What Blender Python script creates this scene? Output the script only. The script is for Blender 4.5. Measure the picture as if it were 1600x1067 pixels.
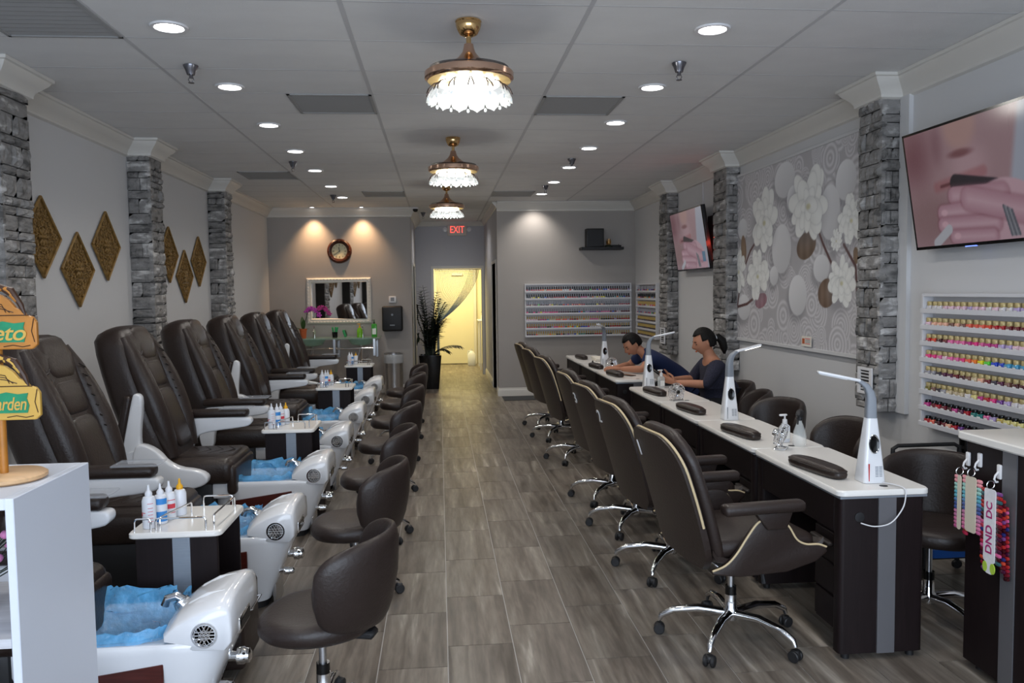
import bpy, bmesh, math, random
import numpy as np
from mathutils import Vector, Matrix, noise
random.seed(7)
PI = math.pi
SC = bpy.context.scene
COL = SC.collection
for o in list(bpy.data.objects):
    bpy.data.objects.remove(o, do_unlink=True)

# ------------------------------------------------------------------ camera
cd = bpy.data.cameras.new('camera')
cam = bpy.data.objects.new('camera', cd); COL.objects.link(cam)
cd.sensor_width = 36.0
cd.lens = 36.0 * 1272.0 / 1600.0
cd.clip_start = 0.05
CR = Vector((0.99593771, -0.08910514, -0.01297528))
CU = Vector((0.0183524, 0.05979424, 0.998042))
CW = CR.cross(CU) * -1.0
m = Matrix.Identity(4)
for i in range(3):
    m[i][0] = CR[i]; m[i][1] = CU[i]; m[i][2] = -CW[i]
m[2][3] = 1.64
cam.matrix_world = m
SC.camera = cam

# ------------------------------------------------------------------ world, light, exposure
SC.view_settings.view_transform = 'Standard'
SC.view_settings.look = 'None'
SC.view_settings.gamma = 1.0
SC.view_settings.use_curve_mapping = False
SC.view_settings.exposure = 0.12
wd = bpy.data.worlds.new('world'); SC.world = wd; wd.use_nodes = True
bg = wd.node_tree.nodes['Background']
bg.inputs[0].default_value = (0.55, 0.68, 0.9, 1); bg.inputs[1].default_value = 0.6

def light(name, kind, loc, energy, color=(1, 1, 1), rot=(0, 0, 0), size=0.1, size_y=None, spot=None, blend=0.6, parent=None):
    d = bpy.data.lights.new(name, kind); d.energy = energy; d.color = color
    if kind == 'AREA':
        d.size = size
        if size_y: d.shape = 'RECTANGLE'; d.size_y = size_y
    else:
        d.shadow_soft_size = size
    if kind == 'SPOT':
        d.spot_size = spot; d.spot_blend = blend
    o = bpy.data.objects.new(name, d); COL.objects.link(o)
    o.location = loc; o.rotation_euler = rot
    if parent: o.parent = parent
    return o

DOWNLIGHT_W = 27.0
CHANDELIER_W = 10.0
# daylight entering through the shop window behind the camera
light('window_daylight', 'AREA', (0.2, -2.1, 1.55), 205.0, (0.74, 0.85, 1.0), (PI/2, 0, 0), 5.2, 2.3)

# ------------------------------------------------------------------ materials
def S(r, g, b):
    def c(u):
        u /= 255.0
        return u/12.92 if u <= 0.04045 else ((u+0.055)/1.055)**2.4
    return (c(r), c(g), c(b), 1.0)
MATS = {}
def mat(name, col, rough=0.5, metal=0.0, spec=0.5, alpha=1.0, trans=0.0, emit=None, estr=0.0, coat=0.0,
        var=0.0, vscale=8.0, bump=0.0, bscale=60.0, stretch=(1, 1, 1), rand=0.0, sheen=0.0, ior=1.45):
    m = bpy.data.materials.new(name); m.use_nodes = True
    nt = m.node_tree; b = nt.nodes['Principled BSDF']
    if len(col) == 3: col = (*col, 1)
    b.inputs['Base Color'].default_value = col
    b.inputs['Roughness'].default_value = rough
    b.inputs['Metallic'].default_value = metal
    b.inputs['Specular IOR Level'].default_value = spec
    b.inputs['Alpha'].default_value = alpha
    b.inputs['Transmission Weight'].default_value = trans
    b.inputs['IOR'].default_value = ior
    b.inputs['Coat Weight'].default_value = coat
    b.inputs['Coat Roughness'].default_value = 0.08
    if emit:
        b.inputs['Emission Color'].default_value = emit
        b.inputs['Emission Strength'].default_value = estr
    if var or bump or rand:
        tc = nt.nodes.new('ShaderNodeTexCoord')
        mp = nt.nodes.new('ShaderNodeMapping'); mp.inputs['Scale'].default_value = stretch
        nt.links.new(tc.outputs['Object'], mp.inputs[0])
        oi = nt.nodes.new('ShaderNodeObjectInfo')
        if rand:
            ad = nt.nodes.new('ShaderNodeVectorMath'); ad.operation = 'ADD'
            mu = nt.nodes.new('ShaderNodeMath'); mu.operation = 'MULTIPLY'; mu.inputs[1].default_value = 57.0
            nt.links.new(oi.outputs['Random'], mu.inputs[0])
            nt.links.new(tc.outputs['Object'], ad.inputs[0]); nt.links.new(mu.outputs[0], ad.inputs[1])
            nt.links.new(ad.outputs[0], mp.inputs[0])
        src = None
        if var or rand:
            no = nt.nodes.new('ShaderNodeTexNoise'); no.inputs['Scale'].default_value = vscale; no.inputs['Detail'].default_value = 6
            nt.links.new(mp.outputs[0], no.inputs['Vector'])
            mr = nt.nodes.new('ShaderNodeMapRange'); mr.inputs[1].default_value = 0.3; mr.inputs[2].default_value = 0.7
            mr.inputs[3].default_value = 1-var; mr.inputs[4].default_value = 1+var
            nt.links.new(no.outputs['Fac'], mr.inputs[0])
            fac = mr.outputs[0]
            if rand:
                m2 = nt.nodes.new('ShaderNodeMapRange'); m2.inputs[3].default_value = 1-rand; m2.inputs[4].default_value = 1+rand
                nt.links.new(oi.outputs['Random'], m2.inputs[0])
                mm = nt.nodes.new('ShaderNodeMath'); mm.operation = 'MULTIPLY'
                nt.links.new(fac, mm.inputs[0]); nt.links.new(m2.outputs[0], mm.inputs[1]); fac = mm.outputs[0]
            sc = nt.nodes.new('ShaderNodeVectorMath'); sc.operation = 'SCALE'; sc.inputs[0].default_value = col[:3]
            nt.links.new(fac, sc.inputs['Scale']); nt.links.new(sc.outputs[0], b.inputs['Base Color'])
        if bump:
            n2 = nt.nodes.new('ShaderNodeTexNoise'); n2.inputs['Scale'].default_value = bscale; n2.inputs['Detail'].default_value = 5
            nt.links.new(mp.outputs[0], n2.inputs['Vector'])
            bp = nt.nodes.new('ShaderNodeBump'); bp.inputs['Strength'].default_value = bump; bp.inputs['Distance'].default_value = 0.01
            nt.links.new(n2.outputs['Fac'], bp.inputs['Height']); nt.links.new(bp.outputs[0], b.inputs['Normal'])
    MATS[name] = m
    return m

mat('wall_white', S(206, 206, 207), 0.75, bump=0.04, bscale=300)
mat('wall_grey', S(166, 161, 157), 0.75, bump=0.04, bscale=300)
mat('wall_hall', S(190, 190, 196), 0.75)
mat('wall_yellow', S(228, 222, 196), 0.7)
mat('ceiling_panel', S(226, 226, 226), 0.9, var=0.03, vscale=3, bump=0.25, bscale=180)
mat('ceiling_rail', S(196, 196, 198), 0.6)
mat('moulding', S(214, 211, 205), 0.45)
mat('grout', S(190, 188, 186), 0.85)
mat('vent_grey', S(158, 158, 158), 0.7)
mat('white_gloss', S(226, 228, 232), 0.16, coat=0.5)
mat('white_top', S(228, 226, 222), 0.22)
mat('white_plastic', S(222, 222, 224), 0.35)
mat('white_paint', S(214, 220, 232), 0.4)
mat('rack_white', S(212, 212, 216), 0.5)
mat('leather', S(42, 32, 28), 0.36, var=0.08, vscale=14, bump=0.18, bscale=90)
mat('leather_chair', S(43, 34, 31), 0.40, var=0.06, vscale=14, bump=0.15, bscale=90)
mat('leather_seam', S(34, 27, 25), 0.5)
mat('piping', S(206, 186, 148), 0.6)
mat('dark_wood', S(27, 19, 20), 0.5, spec=0.25, var=0.2, vscale=6, stretch=(18, 18, 1))
mat('red_wood', S(72, 26, 20), 0.35, var=0.25, vscale=5, stretch=(2, 6, 20))
mat('black', S(22, 21, 22), 0.45)
mat('black_gloss', S(14, 14, 15), 0.12)
mat('black_plastic', S(30, 30, 32), 0.5)
mat('chrome', (0.82, 0.83, 0.85), 0.08, 1.0)
mat('steel', (0.60, 0.61, 0.63), 0.3, 1.0, var=0.05, vscale=5, stretch=(1, 1, 40))
mat('stripe', S(150, 158, 168), 0.38, 0.55, var=0.05, vscale=10, stretch=(1, 1, 20))
mat('stripe_dark', S(118, 118, 122), 0.42, 0.5)
mat('gold', S(222, 184, 128), 0.16, 1.0)
mat('rose_gold', S(220, 182, 158), 0.18, 1.0)
mat('antique_gold', S(134, 104, 56), 0.5, 0.15, var=0.35, vscale=30)
mat('gold_cap', S(190, 172, 122), 0.4, 0.3)
mat('glass', (0.93, 0.97, 0.96), 0.03, alpha=0.28, spec=0.6)
mat('glass_green', S(150, 190, 175), 0.04, alpha=0.45, spec=0.6)
mat('smoke_glass', S(60, 62, 66), 0.1, alpha=0.55)
mat('liner', S(104, 188, 242), 0.10, alpha=0.52, bump=1.0, bscale=40, var=0.35, vscale=16, spec=1.0)
mat('mirror', (0.9, 0.9, 0.9), 0.02, 1.0)
mat('lamp_lens', (1, 1, 1), 0.4, emit=(1, 0.98, 0.95, 1), estr=14)
mat('led_ring', (1, 1, 1), 0.4, emit=(1, 0.96, 0.84, 1), estr=9)
mat('gold_dish', S(226, 194, 130), 0.3, 0.35)
mat('sprinkler_metal', S(120, 120, 126), 0.22, 0.9)
mat('lamp_white', (1, 1, 1), 0.4, emit=(1, 0.97, 0.92, 1), estr=5)
mat('petal', (0.42, 0.45, 0.47), 0.12, alpha=0.5, spec=0.8, emit=(0.94, 0.97, 1.0, 1), estr=0.12)
mat('crystal', (0.5, 0.55, 0.58), 0.03, alpha=0.6, spec=1.0, emit=(0.9, 0.97, 1.0, 1), estr=0.2)
mat('copper', S(60, 44, 40), 0.4, 0.3)
mat('plastic_grey', S(128, 134, 142), 0.4)
mat('pine', S(206, 168, 126), 0.45, var=0.12, vscale=6, stretch=(1, 12, 12))
mat('sign_wood', S(172, 112, 40), 0.4, var=0.18, vscale=14)
mat('sign_edge', S(196, 156, 70), 0.4)
mat('sign_dark', S(58, 32, 14), 0.45)
mat('sign_green', S(18, 128, 88), 0.35, var=0.12, vscale=25)
mat('clock_wood', S(74, 38, 24), 0.3, var=0.3, vscale=10)
mat('clock_face', S(226, 216, 178), 0.5)
mat('terracotta', S(186, 92, 50), 0.7)
mat('leaf', S(48, 78, 36), 0.45, var=0.2, vscale=10)
mat('leaf_dark', S(26, 38, 22), 0.55, var=0.25, vscale=8)
mat('orchid', S(186, 64, 170), 0.6)
mat('flower_pink', S(196, 120, 166), 0.7, var=0.2, vscale=30)
mat('green_soap', S(120, 190, 40), 0.15, alpha=0.8)
mat('green_bottle', S(70, 170, 60), 0.15, alpha=0.85)
mat('green_plastic', S(40, 150, 84), 0.4)
mat('blue_spray', S(40, 110, 200), 0.15, alpha=0.75)
mat('teal_spray', S(30, 110, 96), 0.15, alpha=0.8)
mat('bottle_white', S(224, 228, 236), 0.35)
mat('label_blue', S(60, 140, 214), 0.4)
mat('label_red', S(206, 60, 74), 0.5)
mat('label_white', S(236, 236, 232), 0.5)
mat('cap_yellow', S(226, 168, 30), 0.4)
mat('cap_red', S(190, 40, 40), 0.4)
mat('exit_red', (1, 0.1, 0.08), 0.5, emit=(1, 0.08, 0.06, 1), estr=1.6)
mat('led_red', (1, 0.2, 0.15), 0.5, emit=(1, 0.16, 0.1, 1), estr=5)
mat('led_blue', (0.2, 0.3, 1), 0.5, emit=(0.15, 0.25, 1, 1), estr=1.5)
mat('exit_box', S(216, 206, 196), 0.5)
mat('curtain', S(176, 196, 206), 0.8, alpha=0.55)
mat('curtain_thread', S(150, 172, 190), 0.8, alpha=0.8)
mat('skin', S(176, 124, 98), 0.55, spec=0.3)
mat('hair', S(14, 12, 11), 0.6, spec=0.25, bump=0.5, bscale=120, stretch=(1, 1, 0.1))
mat('polo', S(22, 36, 74), 0.85)
mat('cardigan', S(40, 40, 56), 0.9, var=0.5, vscale=120)
mat('trousers', S(30, 30, 34), 0.9)
mat('paper', S(232, 226, 214), 0.7)
mat('number_white', S(220, 220, 220), 0.5)
mat('swatch_text', S(168, 40, 110), 0.5)
mat('swatch_card', S(222, 222, 226), 0.4, var=0.06, vscale=60)
mat('swatch_plain', S(204, 196, 178), 0.5)
mat('swatch_green', S(168, 200, 70), 0.5)
mat('tray_blue', S(40, 96, 180), 0.4)
mat('mat_grey', S(70, 72, 74), 0.95, bump=0.3, bscale=200)
mat('liner_bag', S(210, 214, 218), 0.25, alpha=0.55, bump=0.6, bscale=40)
mat('clear_tray', S(190, 196, 206), 0.08, alpha=0.3)
mat('wood_white', S(198, 200, 206), 0.5, var=0.12, vscale=5, stretch=(2, 20, 20))

def obj_color_mat(name, rough=0.2, coat=0.4):
    m = mat(name, (0.5, 0.5, 0.5), rough, coat=coat)
    nt = m.node_tree; oi = nt.nodes.new('ShaderNodeObjectInfo')
    nt.links.new(oi.outputs['Color'], nt.nodes['Principled BSDF'].inputs['Base Color'])
    return m
obj_color_mat('polish')
def attr_mat(name, rough=0.6, emit=0.0):
    m = mat(name, (0.5, 0.5, 0.5), rough)
    nt = m.node_tree; b = nt.nodes['Principled BSDF']
    a = nt.nodes.new('ShaderNodeVertexColor'); a.layer_name = 'Col'
    nt.links.new(a.outputs[0], b.inputs['Base Color'])
    if emit:
        nt.links.new(a.outputs[0], b.inputs['Emission Color']); b.inputs['Emission Strength'].default_value = emit
        b.inputs['Base Color'].default_value = (0.02, 0.02, 0.02, 1)
        for l in list(nt.links):
            if l.to_socket == b.inputs['Base Color']: nt.links.remove(l)
    return m
attr_mat('mural_print', 0.55)
attr_mat('polish_mix', 0.2)
attr_mat('tv_picture', 0.12, emit=0.30)
def tile_mat():
    m = mat('floor_tile', S(118, 108, 98), 0.36)
    nt = m.node_tree; b = nt.nodes['Principled BSDF']
    g = nt.nodes.new('ShaderNodeNewGeometry'); oi = nt.nodes.new('ShaderNodeObjectInfo')
    mu = nt.nodes.new('ShaderNodeMath'); mu.operation = 'MULTIPLY'; mu.inputs[1].default_value = 91.0
    ad = nt.nodes.new('ShaderNodeVectorMath'); ad.operation = 'ADD'
    nt.links.new(oi.outputs['Random'], mu.inputs[0]); nt.links.new(g.outputs['Position'], ad.inputs[0]); nt.links.new(mu.outputs[0], ad.inputs[1])
    def noise_(sc, det, dist, scale):
        mp = nt.nodes.new('ShaderNodeMapping'); mp.inputs['Scale'].default_value = sc
        n = nt.nodes.new('ShaderNodeTexNoise'); n.inputs['Scale'].default_value = scale; n.inputs['Detail'].default_value = det
        n.inputs['Distortion'].default_value = dist
        nt.links.new(ad.outputs[0], mp.inputs[0]); nt.links.new(mp.outputs[0], n.inputs['Vector']); return n
    a = noise_((16, 1.1, 1), 6, 0.6, 1.0)
    c = noise_((40, 5, 1), 8, 0.3, 1.4)
    r = nt.nodes.new('ShaderNodeValToRGB')
    e = r.color_ramp.elements
    e[0].position = 0.28; e[0].color = S(84, 76, 68)
    e[1].position = 0.62; e[1].color = S(134, 126, 116)
    k = e.new(0.74); k.color = S(176, 168, 158)
    k = e.new(0.45); k.color = S(112, 103, 94)
    nt.links.new(a.outputs['Fac'], r.inputs[0])
    r2 = nt.nodes.new('ShaderNodeMapRange'); r2.inputs[1].default_value = 0.3; r2.inputs[2].default_value = 0.7
    r2.inputs[3].default_value = 0.78; r2.inputs[4].default_value = 1.14
    nt.links.new(c.outputs['Fac'], r2.inputs[0])
    rr = nt.nodes.new('ShaderNodeMapRange'); rr.inputs[3].default_value = 0.9; rr.inputs[4].default_value = 1.1
    nt.links.new(oi.outputs['Random'], rr.inputs[0])
    mm = nt.nodes.new('ShaderNodeMath'); mm.operation = 'MULTIPLY'
    nt.links.new(r2.outputs[0], mm.inputs[0]); nt.links.new(rr.outputs[0], mm.inputs[1])
    sc = nt.nodes.new('ShaderNodeVectorMath'); sc.operation = 'SCALE'
    nt.links.new(r.outputs[0], sc.inputs[0]); nt.links.new(mm.outputs[0], sc.inputs['Scale'])
    nt.links.new(sc.outputs[0], b.inputs['Base Color'])
tile_mat()
def stone_mat():
    m = mat('stone', S(120, 116, 118), 0.8)
    nt = m.node_tree; b = nt.nodes['Principled BSDF']
    g = nt.nodes.new('ShaderNodeNewGeometry'); oi = nt.nodes.new('ShaderNodeObjectInfo')
    mp = nt.nodes.new('ShaderNodeMapping'); mp.inputs['Scale'].default_value = (9, 9, 22)
    n = nt.nodes.new('ShaderNodeTexNoise'); n.inputs['Scale'].default_value = 1.0; n.inputs['Detail'].default_value = 8
    nt.links.new(g.outputs['Position'], mp.inputs[0]); nt.links.new(mp.outputs[0], n.inputs['Vector'])
    ad = nt.nodes.new('ShaderNodeMath'); ad.operation = 'MULTIPLY_ADD'; ad.inputs[1].default_value = 0.24; ad.inputs[2].default_value = -0.12
    nt.links.new(oi.outputs['Random'], ad.inputs[0])
    a2 = nt.nodes.new('ShaderNodeMath'); a2.operation = 'ADD'
    nt.links.new(n.outputs['Fac'], a2.inputs[0]); nt.links.new(ad.outputs[0], a2.inputs[1])
    r = nt.nodes.new('ShaderNodeValToRGB'); e = r.color_ramp.elements
    e[0].position = 0.28; e[0].color = S(84, 83, 82)
    e[1].position = 0.74; e[1].color = S(196, 194, 192)
    k = e.new(0.42); k.color = S(126, 124, 122)
    k = e.new(0.6); k.color = S(142, 140, 138)
    nt.links.new(a2.outputs[0], r.inputs[0]); nt.links.new(r.outputs[0], b.inputs['Base Color'])
    n2 = nt.nodes.new('ShaderNodeTexNoise'); n2.inputs['Scale'].default_value = 45; n2.inputs['Detail'].default_value = 8
    nt.links.new(g.outputs['Position'], n2.inputs['Vector'])
    bp = nt.nodes.new('ShaderNodeBump'); bp.inputs['Strength'].default_value = 0.7; bp.inputs['Distance'].default_value = 0.012
    nt.links.new(n2.outputs['Fac'], bp.inputs['Height']); nt.links.new(bp.outputs[0], b.inputs['Normal'])
stone_mat()

# ------------------------------------------------------------------ mesh helpers
class G:
    def __init__(s): s.v = []; s.f = []; s.mi = []; s.cur = 0
    def add(s, vs, fs):
        n = len(s.v); s.v += [tuple(p) for p in vs]
        for f in fs: s.f.append(tuple(i+n for i in f)); s.mi.append(s.cur)
        return s
    def box(s, x0, x1, y0, y1, z0, z1):
        return s.add([(x0,y0,z0),(x1,y0,z0),(x1,y1,z0),(x0,y1,z0),(x0,y0,z1),(x1,y0,z1),(x1,y1,z1),(x0,y1,z1)],
                     [(0,3,2,1),(4,5,6,7),(0,1,5,4),(1,2,6,5),(2,3,7,6),(3,0,4,7)])
    def rbox(s, x0, x1, y0, y1, z0, z1, r=0.01, seg=2):
        bm = bmesh.new(); bmesh.ops.create_cube(bm, size=1)
        for v in bm.verts:
            v.co = Vector(((x0+x1)/2+v.co.x*(x1-x0), (y0+y1)/2+v.co.y*(y1-y0), (z0+z1)/2+v.co.z*(z1-z0)))
        r = min(r, 0.49*min(x1-x0, y1-y0, z1-z0))
        bmesh.ops.bevel(bm, geom=bm.edges[:], offset=r, segments=seg, profile=0.5, affect='EDGES')
        return s.bm(bm)
    def bm(s, bm):
        bm.verts.index_update()
        s.add([v.co[:] for v in bm.verts], [[v.index for v in f.verts] for f in bm.faces]); bm.free(); return s
    def loft(s, rings, cap0=True, cap1=True, closed=True):
        n = len(rings[0]); vs = [p for r in rings for p in r]; fs = []
        for i in range(len(rings)-1):
            for j in range(n if closed else n-1):
                k = (j+1) % n
                fs.append((i*n+j, i*n+k, (i+1)*n+k, (i+1)*n+j))
        if cap0: fs.append(tuple(range(n-1, -1, -1)))
        if cap1: fs.append(tuple((len(rings)-1)*n+j for j in range(n)))
        return s.add(vs, fs)
    def cyl(s, p0, p1, r0, r1=None, n=16, caps=True):
        return s.tube([p0, p1], [r0, r0 if r1 is None else r1], n, caps)
    def tube(s, pts, r, n=8, caps=True, closed=False):
        pts = [Vector(p) for p in pts]; m_ = len(pts)
        rs = r if isinstance(r, (list, tuple)) else [r]*m_
        rings = []; prev = None
        for i, p in enumerate(pts):
            if closed: t = pts[(i+1) % m_]-pts[i-1]
            else: t = pts[min(i+1, m_-1)]-pts[max(i-1, 0)]
            t.normalize()
            if prev is None:
                a = Vector((0, 0, 1)) if abs(t.z) < 0.9 else Vector((1, 0, 0))
                u = t.cross(a).normalized()
            else:
                u = (prev-t*prev.dot(t)).normalized()
            prev = u; w = t.cross(u)
            rings.append([p+(u*math.cos(2*PI*k/n)+w*math.sin(2*PI*k/n))*rs[i] for k in range(n)])
        if closed: rings.append(rings[0]); return s.loft(rings, False, False)
        return s.loft(rings, caps, caps)
    def lathe(s, prof, c=(0, 0, 0), n=24, M=None, cap=True):
        rings = []
        for r, z in prof:
            ring = [Vector((r*math.cos(2*PI*k/n), r*math.sin(2*PI*k/n), z)) for k in range(n)]
            if M: ring = [M @ p for p in ring]
            rings.append([p+Vector(c) for p in ring])
        return s.loft(rings, cap, cap)
    def prism(s, poly, plane, a0, a1):
        def P(u, w, a):
            return {'xy': (u, w, a), 'xz': (u, a, w), 'yz': (a, u, w)}[plane]
        return s.loft([[P(u, w, a0) for u, w in poly], [P(u, w, a1) for u, w in poly]])
    def sell(s, c, size, e1=0.4, e2=0.4, nu=20, nv=12, M=None):
        def pw(x, e): return math.copysign(abs(x)**e, x)
        rings = []
        for i in range(1, nv):
            ph = -PI/2+PI*i/nv; ring = []
            for k in range(nu):
                th = 2*PI*k/nu
                p = Vector((pw(math.cos(ph), e1)*pw(math.cos(th), e2)*size[0]/2,
                            pw(math.cos(ph), e1)*pw(math.sin(th), e2)*size[1]/2, pw(math.sin(ph), e1)*size[2]/2))
                if M: p = M @ p
                ring.append(p+Vector(c))
            rings.append(ring)
        return s.loft(rings)
    def torus(s, c, R, r, n=32, k=8, M=None, a0=0, a1=2*PI):
        full = abs(a1-a0-2*PI) < 1e-6
        pts = []
        for i in range(n if full else n+1):
            a = a0+(a1-a0)*i/n; p = Vector((R*math.cos(a), R*math.sin(a), 0))
            if M: p = M @ p
            pts.append(p+Vector(c))
        return s.tube(pts, r, k, closed=full)
    def xf(s, M, start=0):
        for i in range(start, len(s.v)): s.v[i] = tuple(M @ Vector(s.v[i]))
        return s
    def mesh(s, name, mats, smooth=40, bevel=0, seg=2):
        me = bpy.data.meshes.new(name); me.from_pydata(s.v, [], s.f)
        ms = mats if isinstance(mats, (list, tuple)) else [mats]
        for m_ in ms: me.materials.append(MATS[m_] if isinstance(m_, str) else m_)
        if len(ms) > 1: me.polygons.foreach_set('material_index', s.mi)
        bm = bmesh.new(); bm.from_mesh(me)
        if bevel:
            bmesh.ops.remove_doubles(bm, verts=bm.verts[:], dist=1e-5)
            es = [e for e in bm.edges if len(e.link_faces) == 2 and e.calc_face_angle(0) > 0.5]
            bmesh.ops.bevel(bm, geom=es, offset=bevel, segments=seg, profile=0.5, affect='EDGES', clamp_overlap=True)
        bmesh.ops.recalc_face_normals(bm, faces=bm.faces[:])
        bm.to_mesh(me); bm.free()
        if smooth:
            me.polygons.foreach_set('use_smooth', [True]*len(me.polygons))
            me.set_sharp_from_angle(angle=math.radians(smooth))
        me.update(); return me
    def build(s, name, mats, parent=None, smooth=40, bevel=0, seg=2, loc=(0, 0, 0)):
        o = bpy.data.objects.new(name, s.mesh(name, mats, smooth, bevel, seg)); COL.objects.link(o)
        o.location = loc
        if parent: o.parent = parent
        return o
def tag(o, label=None, cat=None, group=None, kind=None):
    if label: o['label'] = label
    if cat: o['category'] = cat
    if group: o['group'] = group
    if kind: o['kind'] = kind
    return o
def empty(name, loc=(0, 0, 0), rz=0):
    o = bpy.data.objects.new(name, None); COL.objects.link(o); o.location = loc; o.rotation_euler = (0, 0, rz)
    o.empty_display_size = 0.05
    return o
CH = {}
def tree_copy(o, parent=None):
    c = o.copy(); COL.objects.link(c); c.parent = parent
    for ch in list(o.children): tree_copy(ch, c)
    return c
def place(proto, i, loc, rz, label, group=None):
    o = proto if i == 0 else tree_copy(proto)
    o.location = loc; o.rotation_euler = (0, 0, rz); o['label'] = label
    if group: o['group'] = group
    return o
ORD = ['first', 'second', 'third', 'fourth', 'fifth', 'sixth', 'seventh', 'eighth', 'ninth', 'tenth']
def nth(i):
    n = i+1
    return '%d%s' % (n, 'th' if 10 <= n % 100 <= 20 else {1: 'st', 2: 'nd', 3: 'rd'}.get(n % 10, 'th'))
def text_mesh(txt, size, extrude=0.001, shear=0.0, offset=0.0, spacing=1.0):
    c = bpy.data.curves.new('t', 'FONT'); c.body = txt; c.size = size; c.extrude = extrude; c.shear = shear
    c.offset = offset; c.space_character = spacing; c.align_x = 'CENTER'; c.align_y = 'CENTER'
    o = bpy.data.objects.new('t', c); COL.objects.link(o)
    me = bpy.data.meshes.new_from_object(o.evaluated_get(bpy.context.evaluated_depsgraph_get()))
    bpy.data.objects.remove(o, do_unlink=True)
    return me
def text(name, txt, size, material, M, parent=None, extrude=0.001, shear=0.0, offset=0.0, spacing=1.0):
    me = text_mesh(txt, size, extrude, shear, offset, spacing); me.materials.clear(); me.materials.append(MATS[material])
    me.transform(M)
    o = bpy.data.objects.new(name, me); COL.objects.link(o)
    if parent: o.parent = parent
    return o
def axes(x, y, z, o=(0, 0, 0)):
    M = Matrix.Identity(4)
    for i in range(3): M[i][0] = x[i]; M[i][1] = y[i]; M[i][2] = z[i]; M[i][3] = o[i]
    return M
def chaikin(p, n=2):
    for _ in range(n):
        o = []
        for i in range(len(p)):
            a, b = p[i], p[(i+1) % len(p)]
            o += [(a[0]*0.75+b[0]*0.25, a[1]*0.75+b[1]*0.25), (a[0]*0.25+b[0]*0.75, a[1]*0.25+b[1]*0.75)]
        p = o
    return p
def catmull(p, n=5):
    out = []
    for i in range(len(p)-1):
        a, b, c, d = (Vector(p[max(i-1, 0)]), Vector(p[i]), Vector(p[i+1]), Vector(p[min(i+2, len(p)-1)]))
        for q in range(n):
            t = q/n
            out.append(tuple(0.5*(2*b+(c-a)*t+(2*a-5*b+4*c-d)*t*t+(3*b-a-3*c+d)*t**3)))
    out.append(tuple(p[-1])); return out
def arc(cx, cy, r, a0, a1, n):
    return [(cx+r*math.cos(a0+(a1-a0)*i/n), cy+r*math.sin(a0+(a1-a0)*i/n)) for i in range(n+1)]
def rrect(x0, x1, y0, y1, r, n=4):
    return (arc(x1-r, y1-r, r, 0, PI/2, n)+arc(x0+r, y1-r, r, PI/2, PI, n)+arc(x0+r, y0+r, r, PI, 1.5*PI, n)+arc(x1-r, y0+r, r, 1.5*PI, 2*PI, n))
def srect(x0, x1, hw, z, e=4.0, n=32, yc=0.0):
    out = []; cx = (x0+x1)/2; hx = (x1-x0)/2
    for k in range(n):
        t = 2*PI*k/n; c, s_ = math.cos(t), math.sin(t)
        out.append((cx+math.copysign(abs(c)**(2/e), c)*hx, yc+math.copysign(abs(s_)**(2/e), s_)*hw, z))
    return out
# ------------------------------------------------------------------ room shell
XL, XR, YB, YG, YE, ZC, YF = -2.75, 3.10, 13.55, 12.70, 16.2, 3.03, -2.2
HL, HR = -0.45, 0.91
def wall(name, boxes, m_, label=None):
    g = G()
    for b in boxes: g.box(*b)
    o = g.build(name, m_, smooth=0); return tag(o, label, None, None, 'structure')
wall('wall_left', [(XL-0.12, XL, YF, YB+0.12, -0.1, 3.2)], 'wall_white', 'long white side wall behind the pedicure chairs')
wall('wall_right', [(XR, XR+0.12, YF, YG+0.12, -0.1, 3.2)], 'wall_white', 'long white side wall behind the manicure tables')
wall('wall_back', [(XL, HL, YB, YB+0.12, -0.1, 3.2)], 'wall_grey', 'taupe back wall carrying the clock and mirror')
wall('wall_rear', [(HR+0.0, XR, YG, YG+0.12, -0.1, 3.2)], 'wall_grey', 'taupe wall carrying the wide polish rack')
wall('wall_hall_left', [(HL-0.12, HL, YB+0.12, 14.4, 0, 3.2), (HL-0.12, HL, 14.4, 15.3, 2.12, 3.2), (HL-0.12, HL, 15.3, YE, 0, 3.2)], 'wall_hall', 'left wall of the short hallway')
wall('wall_hall_right', [(HR, HR+0.12, YG+0.12, 13.0, 0, 3.2), (HR, HR+0.12, 13.0, 13.9, 2.10, 3.2), (HR, HR+0.12, 13.9, YE, 0, 3.2)], 'wall_hall', 'right wall of the short hallway')
wall('wall_exit', [(HL, -0.10, YE, YE+0.12, 0, 3.2), (0.845, HR, YE, YE+0.12, 0, 3.2), (-0.10, 0.845, YE, YE+0.12, 2.11, 3.2)], 'wall_hall', 'hallway end wall with the doorway')
wall('wall_side_rooms', [(-1.7, HL-0.12, 14.2, 14.25, 0, 3.0), (-1.7, HL-0.12, 15.4, 15.45, 0, 3.0), (-1.75, -1.7, 14.2, 15.45, 0, 3.0),
      (HR+0.12, 2.2, 12.9, 12.95, 0, 3.0), (HR+0.12, 2.2, 14.0, 14.05, 0, 3.0), (2.2, 2.25, 12.9, 14.05, 0, 3.0)], 'wall_hall', 'dim rooms beside the hallway')
wall('wall_back_room', [(-0.75, -0.70, YE+0.12, 18.75, 0, 2.7), (1.2, 1.25, YE+0.12, 18.75, 0, 2.7), (-0.75, 1.25, 18.7, 18.75, 0, 2.7), (-0.75, 1.25, YE+0.12, 18.75, 2.65, 2.7)], 'wall_yellow', 'warm yellow back room beyond the doorway')
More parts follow.
